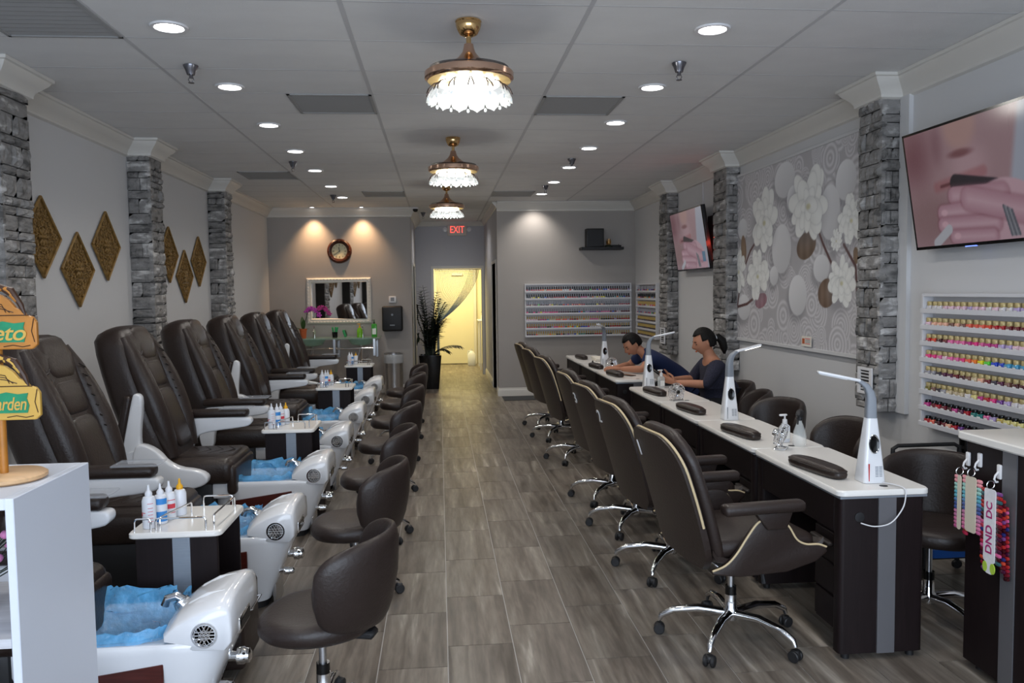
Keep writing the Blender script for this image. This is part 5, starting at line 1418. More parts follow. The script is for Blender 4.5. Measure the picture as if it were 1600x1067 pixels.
ROWS1 = [['red', 'coral', 'maroon', 'dark red', 'peach', 'red', 'purple', 'plum', 'maroon'], ['magenta', 'dark red', 'red', 'dark red', 'maroon', 'magenta', 'plum', 'red', 'teal', 'teal', 'pink', 'lavender', 'gold', 'pale yellow'],
         ['olive', 'brown', 'charcoal', 'grey', 'beige', 'beige', 'beige', 'clear white', 'pale yellow', 'magenta', 'red', 'hot pink', 'purple', 'lavender', 'clear white'], ['grey', 'grey', 'charcoal', 'plum', 'plum', 'dark red', 'maroon', 'brown', 'beige', 'peach', 'dark red', 'charcoal', 'plum', 'brown', 'maroon'],
         ['hot pink', 'hot pink', 'pink', 'pale pink', 'pink', 'pink', 'hot pink', 'coral', 'orange', 'yellow', 'green', 'blue', 'blue', 'light blue', 'light blue'], ['red', 'orange red', 'maroon', 'dark red', 'pink', 'pink', 'pink', 'magenta', 'hot pink', 'pink', 'magenta', 'magenta', 'lavender', 'lavender', 'pale pink'],
         ['pale pink', 'peach', 'peach', 'peach', 'brown', 'peach', 'brown', 'coral', 'coral', 'coral', 'orange red', 'red', 'red', 'dark red', 'dark red'], ['clear white', 'clear white', 'clear white', 'pale pink', 'pale pink', 'pale pink', 'pale pink', 'lavender', 'pale pink', 'pale pink', 'clear white', 'pale pink', 'clear white', 'clear white', 'lavender']]
SHN = ['bottom', 'second lowest', 'third lowest', 'fourth lowest', 'fourth highest', 'third highest', 'second highest', 'top']
for q in range(R1N):
    z = 0.765+q*(R1H-0.02)/R1N+0.0112
    for k in range(17):
        cn = ROWS1[q][min(k, len(ROWS1[q])-1)]; y = R1Y-0.045-k*0.0555
        o = bpy.data.objects.new('polish_jar', body); COL.objects.link(o)
        o.location = (XR-0.045+rng.uniform(-0.003, 0.003), y+rng.uniform(-0.003, 0.003), z); o.rotation_euler = (0, 0, -PI/2+rng.uniform(-0.15, 0.15)); o.color = NAMES[cn]
        c = bpy.data.objects.new('cap', capk if q < 2 else capg); COL.objects.link(c); c.parent = o
        c = bpy.data.objects.new('label_print', labm); COL.objects.link(c); c.parent = o
        tag(o, '%s polish jar, %s from left on %s shelf of right rack' % (cn, nth(k), SHN[q]), 'polish jar', 'polish jars on the right wall rack')
# rack 2 on the taupe wall, rack 3 round the corner
R2X0, R2L, R2H, R2Z = 1.33, 1.69, 0.83, 0.925
rack('polish_rack', (R2X0, YG-0.002, R2Z), (1, 0, 0), (0, -1, 0), R2L, R2H, 7, 0.06, 'wide white polish rack on the taupe wall')
R3L = 1.15
rack('polish_rack', (XR-0.002, 12.40, R2Z+0.01), (0, -1, 0), (-1, 0, 0), R3L, 0.80, 7, 0.06, 'white polish rack on the side wall behind the farthest stone pillar')
def small_bottle(capmat):
    g = G(); g.loft([[(u, v, z) for u, v in rrect(-0.0135, 0.0135, -0.0125, 0.0125, 0.004, 2)] for z in (0.0, 0.036)]); g.cur = 1
    g.lathe([(0.0, 0.034), (0.0085, 0.034), (0.0085, 0.078), (0.0, 0.079)], n=10); return g.mesh('polish_bottle', ['polish', capmat], 30)
MATS['silver_cap'] = mat('silver_cap', S(170, 170, 178), 0.3, 0.6)
sb = {'black': small_bottle('black_gloss'), 'silver': small_bottle('silver_cap'), 'gold': small_bottle('gold_cap')}
def row_colour(q, f):
    pick = {6: ['red', 'coral', 'orange', 'clear white', 'black', 'dark red', 'blue', 'red', 'brown'], 5: ['black', 'black', 'dark red', 'red', 'orange red', 'red', 'pink', 'clear white', 'yellow', 'black', 'teal', 'dark red'],
            4: ['dark red', 'maroon', 'black', 'orange red', 'red', 'black', 'dark red', 'charcoal', 'red'], 3: ['charcoal', 'pink', 'hot pink', 'plum', 'black', 'lavender', 'purple', 'pink', 'clear white', 'dark red'],
            2: ['pale pink', 'magenta', 'beige', 'coral', 'red', 'beige', 'pink', 'black', 'dark red', 'red'], 1: ['red', 'magenta', 'hot pink', 'orange', 'yellow', 'blue', 'clear white', 'black', 'red', 'charcoal'], 0: ['charcoal', 'beige', 'gold', 'black', 'grey', 'teal', 'black', 'red', 'black', 'beige', 'dark red']}[q]
    return pick[min(len(pick)-1, int(f*len(pick)))] if rng.random() < 0.75 else rng.choice(list(NAMES))
CAPS = {6: 'black', 5: 'black', 4: 'silver', 3: 'silver', 2: 'gold', 1: 'gold', 0: 'gold'}
SH2 = ['bottom', 'second lowest', 'third lowest', 'middle', 'third highest', 'second highest', 'top']
stuff_v = []; NB = 46
gst = G(); gcol = []
def stuff_bottle(px, py, z, cn, capn):
    n0 = len(gst.v)
    gst.box(px-0.0135, px+0.0135, py-0.0125, py+0.0125, z, z+0.036); gcol.extend([NAMES[cn]]*8)
    gst.cyl((px, py, z+0.034), (px, py, z+0.078), 0.0085, n=8); gcol.extend([{'gold': S(186, 160, 92), 'silver': S(150, 150, 158), 'black': S(18, 18, 20)}[capn]]*(len(gst.v)-n0-8))
for q in range(7):
    z = R2Z+q*(R2H-0.02)/7+0.0105
    for k in range(NB):
        cn = row_colour(q, k/NB); xx = R2X0+0.04+k*(R2L-0.08)/(NB-1)
        if q >= 4:
            o = bpy.data.objects.new('polish_bottle', sb[CAPS[q]]); COL.objects.link(o); o.location = (xx, YG-0.036, z); o.color = NAMES[cn]
            tag(o, '%s polish bottle, %s from left on %s shelf of back rack' % (cn, nth(k), SH2[q]), 'polish bottle', 'polish bottles on the taupe wall rack')
        else: stuff_bottle(xx, YG-0.036, z, cn, CAPS[q])
def finish_stuff(name, label):
    global gst, gcol
    o = gst.build(name, 'polish_mix', None, 0)
    at = o.data.color_attributes.new('Col', 'FLOAT_COLOR', 'POINT'); at.data.foreach_set('color', np.array(gcol, dtype=np.float32).ravel())
    tag(o, label, 'polish bottles', None, 'stuff'); gst = G(); gcol = []
finish_stuff('polish_bottles', 'four lower rows of small polish bottles on the taupe wall rack')
for q in range(7):
    z = R2Z+0.01+q*0.78/7+0.0105; capn = ['gold', 'gold', 'gold', 'silver', 'gold', 'black', 'silver'][q]
    for k in range(28):
        if q in (5, 6) and k % 5 == 4: continue
        stuff_bottle(XR-0.04, 12.40-0.04-k*0.0385, z, rng.choice(['black', 'charcoal', 'maroon', 'brown']) if q < 3 else rng.choice(list(NAMES)), capn)
finish_stuff('polish_bottles', 'rows of small polish bottles on the side wall rack')

# wall bits on the right
def grille(x, y0, y1, z0, z1, label):
    r = empty('wall_vent', (x, (y0+y1)/2, z0)); tag(r, label, 'vent', 'white pillar vents'); w = (y1-y0)/2; h = z1-z0
    for a in ((-w, w, 0, 0.02), (-w, w, h-0.02, h), (-w, -w+0.035, 0.02, h-0.02), (w-0.035, w, 0.02, h-0.02)): G().box(-0.012, 0, *a).build('frame_bar', 'white_plastic', r, 0, 0.002, 1)
    G().box(-0.003, 0, -w+0.03, w-0.03, 0.015, h-0.015).build('back_plate', 'black_plastic', r, 0)
    for q in range(6): G().prism([(-0.010, 0.035+q*(h-0.06)/5.5), (-0.002, 0.028+q*(h-0.06)/5.5), (-0.002, 0.034+q*(h-0.06)/5.5), (-0.010, 0.042+q*(h-0.06)/5.5)], 'xz', -w+0.035, w-0.035).build('louvre', 'white_plastic', r, 0)
grille(XR-PD_R-0.016, 5.28, 5.47, 0.90, 1.085, 'white louvred vent on the nearest right stone pillar')
grille(XR-PD_R-0.016, 10.40, 10.62, 0.93, 1.14, 'white louvred vent on the farthest right stone pillar')
r = empty('wall_outlet', (XR, 4.55, 0.68)); tag(r, 'small black socket plate below the jar rack', 'socket')
G().rbox(-0.008, 0, -0.035, 0.035, -0.055, 0.055, 0.003, 1).build('plate', 'black_plastic', r)
for q in (-1, 1): G().box(-0.010, -0.008, -0.018, 0.018, q*0.025-0.014, q*0.025+0.014).build('socket_face', 'black_gloss', r, 0)
r = empty('wall_outlet', (XL, 6.35, 0.72)); tag(r, 'white socket plate on the left wall between pedicure chairs', 'socket')
G().rbox(0, 0.008, -0.035, 0.035, -0.055, 0.055, 0.003, 1).build('plate', 'white_plastic', r)
for q in (-1, 1): G().box(0.008, 0.010, -0.018, 0.018, q*0.025-0.014, q*0.025+0.014).build('socket_face', 'white_plastic', r, 0)
# floating shelf with box and ornament
r = empty('wall_shelf', (2.53, YG, 2.29)); tag(r, 'black floating shelf high on the taupe wall', 'shelf')
G().box(-0.33, 0.33, -0.26, -0.001, -0.02, 0.02).build('board', 'black', r, 0, 0.003, 1)
r = empty('black_box', (2.42, YG-0.13, 2.3105)); tag(r, 'square black box standing on the floating shelf', 'box')
G().rbox(-0.135, 0.135, -0.09, 0.09, 0, 0.285, 0.006, 2).build('case', 'black', r); G().box(-0.12, 0.12, -0.092, -0.09, 0.015, 0.27).build('front_cloth', 'black_plastic', r, 0)
r = empty('shelf_ornament', (2.64, YG-0.15, 2.3105)); tag(r, 'small gold ornament with dark leaves beside the black box', 'ornament')
G().lathe([(0, 0), (0.06, 0), (0.065, 0.02), (0.03, 0.04), (0, 0.04)], n=14).build('base', 'leaf_dark', r)
for q in range(4): G().tube([(0.02*math.cos(q*1.6), 0.02*math.sin(q*1.6), 0.03), (0.03*math.cos(q*1.6), 0.03*math.sin(q*1.6), 0.08), (0.025*math.cos(q*1.6), 0.025*math.sin(q*1.6), 0.13)], [0.010, 0.012, 0.004], 6).build('gold_stalk', 'gold', r)
r = empty('router', (2.76, YG-0.15, 2.3105)); tag(r, 'low black router at the end of the floating shelf', 'router')
G().rbox(-0.07, 0.07, -0.06, 0.06, 0, 0.03, 0.008, 2).build('case', 'black_plastic', r); G().cyl((0.05, 0.05, 0.025), (0.055, 0.055, 0.05), 0.005, n=8).build('antenna', 'black_plastic', r)
# thin conduit above the far tv
tag(G().box(XR-0.012, XR-0.001, 9.36, 9.375, 2.55, ZC-0.14).build('cable_cover', 'wall_white', smooth=0), 'thin white cable cover running up from the far television', 'cable cover')
# ------------------------------------------------------------------ clock wall
r = empty('wall_clock', (-1.605, YB, 2.335)); tag(r, 'round wall clock with carved brown wooden frame', 'clock')
Mw = Matrix.Rotation(PI/2, 3, 'X')
G().lathe([(0.125, 0.0), (0.125, 0.03), (0.14, 0.045), (0.17, 0.05), (0.195, 0.035), (0.20, 0.0)], (0, 0, 0), 40, Mw, cap=False).build('frame', 'clock_wood', r)
G().lathe([(0.0, 0.012), (0.126, 0.012), (0.126, 0.0), (0.0, 0.0)], (0, 0, 0), 36, Mw).build('face', 'clock_face', r)
for k in range(12):
    a = PI/2-k*PI/6; c_, s_ = math.cos(a), math.sin(a); L = 0.02 if k % 3 else 0.03
    G().tube([((0.112-L)*c_, -0.0135, (0.112-L)*s_), (0.112*c_, -0.0135, 0.112*s_)], 0.003 if k % 3 else 0.0045, 4).build('hour_mark', 'sign_dark', r)
    G().sell((0.165*c_, -0.048, 0.165*s_), (0.03, 0.016, 0.03), 1, 1, 8, 6).build('frame_stud', 'clock_wood', r)
for L, a, w in ((0.065, PI/2+0.15, 0.005), (0.095, PI+0.6, 0.0035)):
    G().tube([(-0.015*math.cos(a), -0.016, -0.015*math.sin(a)), (L*math.cos(a), -0.016, L*math.sin(a))], w, 5).build('clock_hand', 'black', r)
r = empty('wall_mirror', (-1.63, YB, 1.53)); tag(r, 'wide mirror in a white carved frame above the glass sink', 'mirror')
fw, fh, t = 0.52, 0.37, 0.085
G().box(-fw+0.07, fw-0.07, -0.004, 0.004, -fh+0.07, fh-0.07).xf(Matrix.Translation((0, -0.026, 0)) @ Matrix.Rotation(math.radians(-2.6), 4, 'Z')).build('glass', 'mirror', r, 0)
for a in ('t', 'b', 'l', 'r'):
    prof = [(0, -0.001), (0, -0.03), (0.02, -0.045), (0.045, -0.035), (0.065, -0.04), (0.085, -0.022), (0.085, -0.001)]
    def fr(u, w): return {'t': (u, fh-w), 'b': (u, -fh+w), 'l': (-fw+w, u), 'r': (fw-w, u)}[a]
    half = fw if a in 'tb' else fh
    rings = [[(fr(s*(half-w), w)[0], d, fr(s*(half-w), w)[1]) for w, d in prof] for s in (-1, 1)]
    b = G().loft(rings).build('frame_bar', 'moulding', r, 30)
    n = int(half*2/0.05)
    for q in range(1, n):
        u = -half+q*2*half/n; p = fr(u, 0.03)
        G().sell((p[0], -0.042, p[1]), (0.03, 0.014, 0.03), 1, 1, 8, 5).build('carved_bead', 'moulding', b)
r = empty('thermostat', (-0.765, YB, 1.535)); tag(r, 'white thermostat above the towel dispenser', 'thermostat')
G().rbox(-0.06, 0.06, -0.025, -0.0005, -0.055, 0.055, 0.008, 2).build('case', 'white_plastic', r); G().box(-0.03, 0.03, -0.027, -0.025, -0.025, 0.035).build('display', 'plastic_grey', r, 0)
r = empty('towel_dispenser', (-0.765, YB, 1.02)); tag(r, 'black paper towel dispenser on the clock wall', 'dispenser')
G().rbox(-0.165, 0.165, -0.22, -0.001, 0, 0.41, 0.03, 3).build('case', 'black_plastic', r)
G().lathe([(0, 0), (0.018, 0), (0.018, 0.006), (0, 0.008)], (0, -0.22, 0.27), 14, Mw).build('button', 'plastic_grey', r)
G().rbox(-0.04, 0.04, -0.223, -0.218, 0.09, 0.11, 0.003, 1).build('badge', 'plastic_grey', r); G().box(-0.12, 0.12, -0.17, -0.08, -0.004, 0.004).build('paper_slot', 'black_gloss', r, 0)
# waste bin with bag
r = empty('waste_bin', (-0.75, 13.22, 0)); tag(r, 'tall steel waste bin with a clear bag under the dispenser', 'bin')
G().lathe([(0.0, 0), (0.135, 0), (0.145, 0.01), (0.15, 0.60), (0.155, 0.62), (0.145, 0.62), (0.13, 0.05), (0.0, 0.05)], n=32).build('body', 'steel', r)
G().lathe([(0.16, 0.52), (0.162, 0.60), (0.158, 0.655), (0.148, 0.66), (0.14, 0.60)], n=32, cap=False).build('bag', 'liner_bag', r)
G().lathe([(0.148, 0.655), (0.156, 0.66), (0.156, 0.672), (0.148, 0.675), (0.14, 0.668)], n=32, cap=False).build('rim', 'steel', r)
# glass sink
r = empty('glass_sink', (-1.65, 13.1, 0)); tag(r, 'double glass sink counter on steel frame below the mirror', 'sink')
G().loft([[(x, y, z) for x, y in rrect(-0.70, 0.70, -0.22, 0.40, 0.03, 4)] for z in (0.93, 0.945)]).build('glass_top', 'glass_green', r)
for x in (-0.62, 0.0, 0.62):
    p = G().box(x-0.02, x+0.02, -0.18, -0.14, 0.66, 0.93).box(x-0.02, x+0.02, -0.14, 0.43, 0.885, 0.93).box(x-0.02, x+0.02, 0.39, 0.43, 0.60, 0.93).build('bracket', 'steel', r, 0, 0.003, 1)
G().tube([(-0.66, -0.16, 0.78), (0.62, -0.16, 0.78)], 0.012, 10).build('towel_rail', 'chrome', r)
for x in (-0.37, 0.40):
    G().lathe([(0.20, 0.930), (0.195, 0.90), (0.15, 0.84), (0.06, 0.815), (0.03, 0.813), (0.03, 0.806), (0.07, 0.808), (0.16, 0.832), (0.203, 0.90), (0.207, 0.930)], (x, 0.05, 0), 32, cap=False).build('bowl', 'glass_green', r)
    f = G().tube([(x, 0.30, 0.944), (x, 0.30, 1.05), (x, 0.28, 1.075), (x, 0.20, 1.06), (x, 0.17, 1.03)], [0.022, 0.02, 0.018, 0.015, 0.012], 12).build('faucet', 'chrome', r)
    G().tube([(x, 0.30, 1.06), (x, 0.30, 1.09), (x, 0.24, 1.12)], [0.014, 0.012, 0.007], 8).build('faucet_lever', 'chrome', f)
    G().tube([(x, 0.05, 0.81), (x, 0.05, 0.62), (x+0.03, 0.09, 0.56), (x+0.07, 0.16, 0.58), (x+0.07, 0.43, 0.62)], 0.02, 10).build('drain_pipe', 'chrome', r)
    G().tube([(x-0.1, 0.43, 0.55), (x-0.11, 0.30, 0.52), (x-0.06, 0.30, 0.70), (x, 0.30, 0.93)], 0.007, 6).build('supply_hose', 'steel', r)
ZS = 0.9455
r = empty('orchid', (-2.15, 13.1, ZS)); tag(r, 'purple orchid in a terracotta pot on the glass sink', 'plant')
G().lathe([(0, 0), (0.042, 0), (0.055, 0.13), (0.06, 0.13), (0.06, 0.15), (0.052, 0.15), (0.048, 0.12), (0, 0.12)], n=22).build('pot', 'terracotta', r)
def leaf(g, p0, p1, w, droop=0.0, n=6):
    p0, p1 = Vector(p0), Vector(p1); d = p1-p0; side = d.cross(Vector((0, 0, 1)))
    side = (side.normalized() if side.length > 1e-4 else Vector((1, 0, 0)))*w
    vs = []
    for i in range(n+1):
        t = i/n; c = p0+d*t+Vector((0, 0, -droop*t*t)); k = math.sin(PI*min(1, t*0.92+0.06))**0.8
        vs += [c-side*k, c+Vector((0, 0, -w*0.25*k)), c+side*k]
    g.add(vs, [(3*i+j, 3*i+j+1, 3*i+j+4, 3*i+j+3) for i in range(n) for j in range(2)])
for a, L, h in ((2.9, 0.17, 0.07), (0.3, 0.10, 0.05), (1.9, 0.07, 0.24), (-1.2, 0.06, 0.20)):
    g = G(); leaf(g, (0, 0, 0.13), (L*math.cos(a), L*math.sin(a), 0.13+h), 0.035, 0.03); g.build('leaf', 'leaf', r)
stem = [(0, 0, 0.12), (0.03, 0, 0.25), (0.07, 0, 0.38), (0.12, 0, 0.46), (0.19, 0, 0.47), (0.25, 0, 0.42)]
st_ = G().tube(stem, 0.005, 6).build('stem', 'leaf_dark', r)
rnd = random.Random(9)
for q in range(9):
    t = q/8; bx, bz = 0.06+0.20*t, 0.43+0.07*math.sin(PI*t)-0.07*t; g = G(); yy = rnd.uniform(-0.04, 0.02)
    for k in range(5):
        a = 2*PI*k/5+rnd.random(); g.sell((bx+0.024*math.cos(a), yy, bz+0.024*math.sin(a)), (0.04, 0.008, 0.026), 1, 1, 8, 5, Matrix.Rotation(-a, 3, 'Y'))
    g.sell((bx, yy-0.006, bz), (0.014, 0.014, 0.014), 1, 1, 6, 4); g.build('blossom', 'orchid', r)
r = empty('brush_cup', (-1.66, 13.12, ZS)); tag(r, 'dark cup holding green plastic brushes on the sink', 'cup')
G().lathe([(0, 0), (0.04, 0), (0.045, 0.09), (0.04, 0.09), (0.036, 0.01), (0, 0.01)], n=18).build('cup', 'black_gloss', r)
for k in range(5):
    a = k*1.3; G().rbox(-0.012, 0.012, -0.006, 0.006, 0, 0.11, 0.004, 1).xf(Matrix.Translation((0.02*math.cos(a), 0.02*math.sin(a), 0.06)) @ Matrix.Rotation(0.25*math.cos(a), 4, 'Y')).build('brush', 'green_plastic', r)
r = empty('nail_brush', (-1.49, 13.12, ZS+0.007)); tag(r, 'green plastic brush leaning beside the dark cup', 'brush')
G().rbox(-0.02, 0.02, -0.03, 0.03, 0, 0.12, 0.012, 2).xf(Matrix.Rotation(-0.3, 4, 'Y')).build('handle', 'green_plastic', r)
G().box(0.018, 0.032, -0.025, 0.025, 0.02, 0.11).xf(Matrix.Rotation(-0.3, 4, 'Y')).build('bristles', 'leaf', r, 0)
pump(-1.27, 13.12, ZS, 'green_soap', 'yellow green soap pump bottle beside the right faucet', 0, 0.16, 0.045, square=False, cap='cap_yellow')
pump(-0.96-0.08, 13.12, ZS, 'green_bottle', 'tall green soap bottle at the right end of the sink', 0, 0.22, 0.042, cap='leaf')
# dark glass cabinet in the corner
r = empty('glass_cabinet', (-2.58, 13.15, 0)); tag(r, 'dark cabinet with glass front in the back left corner', 'cabinet')
G().box(-0.15, 0.10, -0.20, 0.35, 0, 1.34).build('case', 'black', r, 0, 0.004, 1)
G().box(0.10, 0.106, -0.18, 0.33, 0.05, 1.30).build('glass_door', 'smoke_glass', r, 0)
for z in (0.4, 0.75, 1.05): G().box(0.107, 0.112, -0.18, 0.33, z, z+0.012).build('door_rail', 'steel', r, 0)
G().box(0.10, 0.115, -0.205, -0.18, 0, 1.34).build('door_frame', 'steel', r, 0)

# ------------------------------------------------------------------ hallway
r = empty('exit_sign', (0.375, YE, 2.85)); tag(r, 'red EXIT sign with two emergency lamps over the hallway', 'exit sign')
G().rbox(-0.19, 0.19, -0.06, -0.001, -0.10, 0.11, 0.02, 2).build('case', 'exit_box', r)
text('exit_word', 'EXIT', 0.17, 'exit_red', Matrix.Translation((0, -0.0615, 0.015)) @ Matrix.Rotation(PI/2, 4, 'X') @ Matrix.Diagonal((0.82, 1.15, 1, 1)), r, 0.001, 0, -0.001)
for s in (-1, 1):
    b = G().tube([(s*0.18, -0.03, 0.01), (s*0.215, -0.04, 0.02)], 0.012, 8).build('lamp_arm', 'exit_box', r)
    G().lathe([(0, -0.02), (0.03, -0.02), (0.045, 0.03), (0.045, 0.04), (0, 0.045)], (s*0.235, -0.06, 0.02), 16, Matrix.Rotation(PI/2, 3, 'X')).build('emergency_lamp', 'white_plastic', b)
r = empty('dome_camera', (-0.36, 13.45, 3.027)); tag(r, 'small black security camera dome at the hallway corner', 'camera')
G().lathe([(0, 0), (0.055, 0), (0.055, -0.02), (0.05, -0.025), (0, -0.025)], n=20).build('mount', 'white_plastic', r); G().sell((0, 0, -0.04), (0.085, 0.085, 0.07), 1, 1, 18, 10).build('dome', 'black_gloss', r)
# inner white door with closer
r = empty('door_1', (0.34, 18.66, 0)); tag(r, 'white inner door with closer in the yellow back room', None, None, 'structure')
G().box(-0.44, 0.44, -0.03, 0.03, 0.012, 2.13).build('leaf_panel', 'wall_yellow', r, 0, 0.003, 1)
for a in ((-0.50, -0.44, 0, 2.19), (0.44, 0.50, 0, 2.19), (-0.44, 0.44, 2.13, 2.19)): G().box(a[0], a[1], -0.05, 0.03, a[2], a[3]).build('door_frame', 'moulding', r, 0)
G().rbox(-0.05, 0.20, -0.09, -0.03, 2.02, 2.07, 0.008, 1).build('door_closer', 'white_plastic', r)
G().tube([(-0.40, -0.035, 1.0), (-0.40, -0.08, 1.0), (-0.31, -0.085, 1.0)], 0.009, 8).build('door_handle', 'gold', r)
# shelf and bits along the right of the back room
r = empty('wall_shelf', (1.20, 17.6, 0)); tag(r, 'pale supply shelf on the right of the yellow back room', 'shelf')
for z in (1.02, 1.25, 1.37, 1.49): G().box(-0.38 if z < 1.1 else -0.26, -0.002, -0.5, 0.4, z, z+0.02).build('board', 'white_plastic', r, 0, 0.003, 1)
G().box(-0.36, -0.33, -0.48, -0.45, 0, 1.02).build('post', 'white_plastic', r, 0); G().box(-0.36, -0.33, 0.35, 0.38, 0, 1.02).build('post', 'white_plastic', r, 0)
tag(G().rbox(1.0, 1.12, 17.2, 17.4, 1.5115, 1.63, 0.01, 1).build('red_box', 'terracotta'), 'orange red box on the top shelf of the back room', 'box')
pump(0.91, 17.3, 1.0412, 'bottle_white', 'small pale bottle on the back room counter shelf', 0, 0.12, 0.03, square=False, cap='plastic_grey')
r = empty('plastic_jug', (0.70, 18.2, 0)); tag(r, 'white plastic jug on the floor of the back room', 'jug')
G().loft([[(x, y, z) for x, y in rrect(-0.09+e, 0.09-e, -0.08+e, 0.08-e, 0.03, 3)] for z, e in ((0, 0.01), (0.02, 0), (0.24, 0), (0.30, 0.035), (0.33, 0.055))]).build('body', 'bottle_white', r)
G().cyl((0, 0, 0.33), (0, 0, 0.37), 0.024, n=14).build('cap', 'white_plastic', r); G().tube([(-0.03, 0, 0.33), (-0.075, 0, 0.33), (-0.085, 0, 0.25), (-0.08, 0, 0.20)], 0.012, 8).build('handle', 'bottle_white', r)
# thread curtain gathered to the left
r = empty('tied_curtain', (-0.08, YE+0.06, 0)); tag(r, 'sheer pale thread curtain tied to the left of the doorway', 'curtain')
G().tube([(-0.01, 0, 2.095), (0.92, 0, 2.095)], 0.008, 8).build('rod', 'white_plastic', r)
for k in range(34):
    x0 = 0.02+k*0.026; f = k/33
    pts = [(x0, 0.0, 2.09)]
    for q in range(1, 9):
        t = q/8; xx = x0+(0.05+0.02*f-x0)*(t**(1.0+0.5*f)); zz = 2.09-(2.09-1.05)*t+0.08*math.sin(PI*t)*(f-0.3)*-1.0
        pts.append((xx, 0.012*math.sin(k*1.7), zz))
    pts += [(0.035+0.03*f, 0.01*math.sin(k), 0.9), (0.02+0.05*f, 0.02*math.sin(k*2.1), 0.35)]
    G().tube(pts, 0.0042 if k < 26 else 0.006, 4).build('strand', 'curtain' if k < 26 else 'curtain_thread', r)
G().torus((0.05, 0, 1.05), 0.035, 0.01, 16, 6).build('tie', 'curtain_thread', r)
# palm in tall planter
r = empty('potted_palm', (-0.17, 13.98, 0)); tag(r, 'tall dark palm in a black square planter by the hallway', 'plant')
G().loft([[(x, y, z) for x, y in rrect(-w, w, -w, w, 0.02, 3)] for z, w in ((0, 0.14), (0.02, 0.145), (0.56, 0.19), (0.58, 0.19), (0.58, 0.165), (0.50, 0.16))]).build('planter', 'black_gloss', r)
G().box(-0.155, 0.155, -0.155, 0.155, 0.48, 0.50).build('soil', 'leaf_dark', r, 0)
rnd = random.Random(21)
for k in range(34):
    a = rnd.uniform(0, 2*PI); h = rnd.uniform(0.6, 1.5) if k < 31 else 0.35; L = rnd.uniform(0.16, 0.34)
    if k == 33: a = -0.25; h = 0.42; L = 0.52
    if k == 32: a = PI*0.8; h = 1.2; L = 0.2
    c_, s_ = math.cos(a), math.sin(a); s_ = -abs(s_) if rnd.random() < 0.6 else s_*0.5
    if s_ > 0: L *= 0.8
    g = G(); spine = []
    for q in range(11):
        t = q/10; spine.append(Vector((0.03*c_+L*c_*t**1.6, 0.03*s_+L*s_*t**1.6, 0.5+h*t-0.20*t**3)))
    if c_ < 0:
        for p in spine: p.x = max(p.x, -0.20)
    g.tube(spine, [0.009-0.0006*q for q in range(11)], 5)
    for q in range(3, 11):
        for s in (-1, 1):
            for sub in (0, 0.5):
                i = min(9, q-1); p = spine[i].lerp(spine[i+1], sub); d = (spine[i+1]-spine[i]).normalized()
                sd = d.cross(Vector((c_, s_, 0.3))).normalized() if abs(d.z) < 0.99 else Vector((-s_, c_, 0))
                ln = 0.17*(1-0.045*abs(q-6))*rnd.uniform(0.8, 1.15)
                tip = p+(sd*s*0.75+d*0.55).normalized()*ln+Vector((0, 0, -0.02))
                tip.x = max(tip.x, -0.215); leaf(g, p, tip, 0.014, 0.03, 4)
    g.build('frond', 'leaf_dark', r)
g = G()
for k in range(6):
    a = k*1.05; g.tube([(0.06*math.cos(a), 0.06*math.sin(a), 0.49), (0.09*math.cos(a), 0.09*math.sin(a), 0.85), (0.10*math.cos(a+0.2), 0.10*math.sin(a+0.2), 1.15)], [0.018, 0.015, 0.010], 7)
g.build('stems', 'leaf_dark', r)

# ------------------------------------------------------------------ white display cabinet at the left edge with sign post and flowers
PX, PX0, PY0, PY1, PZ = -1.09, -1.62, 2.15, 2.60, 1.13
r = empty('display_cabinet', ((PX+PX0)/2, (PY0+PY1)/2, 0)); tag(r, 'white open display cabinet at the left edge', 'cabinet')
hx, hy, w = (PX-PX0)/2, (PY1-PY0)/2, 0.022
G().box(hx-w, hx, -hy, hy, 0, PZ).build('side_panel', 'white_paint', r, 0, 0.002, 1); G().box(-hx, -hx+w, -hy, hy, 0, PZ).build('side_panel', 'white_paint', r, 0, 0.002, 1)
G().box(-hx+w, hx-w, -hy, hy, PZ-0.03, PZ).build('top_panel', 'white_paint', r, 0, 0.002, 1); G().box(-hx+w, hx-w, -hy, hy, 0.74, 0.765).build('shelf', 'wood_white', r, 0); G().box(-hx+w, hx-w, -hy, hy, 0.04, 0.06).build('shelf', 'wood_white', r, 0)
G().box(-hx+w, hx-w, -hy, hy, 0.38, 0.40).build('shelf', 'wood_white', r, 0)
# pink flowers inside
r = empty('flower_bunch', (-1.30, 2.36, 0.7655)); tag(r, 'bunch of small pink dried flowers in the white cabinet', 'flowers')
G().lathe([(0, 0), (0.035, 0), (0.05, 0.06), (0.03, 0.12), (0.036, 0.14), (0.03, 0.14), (0.02, 0.1), (0, 0.02)], n=16).build('vase', 'white_gloss', r)
rnd = random.Random(2)
g = G()
for k in range(22):
    a = rnd.uniform(0, 2*PI); R_ = rnd.uniform(0.02, 0.15); z = rnd.uniform(0.13, 0.29)
    if k < 10: a = rnd.uniform(-0.7, 0.4); R_ = rnd.uniform(0.09, 0.16); z = rnd.uniform(0.12, 0.28)
    p = (R_*math.cos(a), R_*math.sin(a), z); g.tube([(0, 0, 0.1), (p[0]*0.4, p[1]*0.4, z*0.7), p], 0.0018, 4)
    G().sell(p, (0.026, 0.026, 0.024), 1, 1, 10, 7).build('blossom', 'flower_pink', r)
g.build('stems', 'leaf_dark', r)
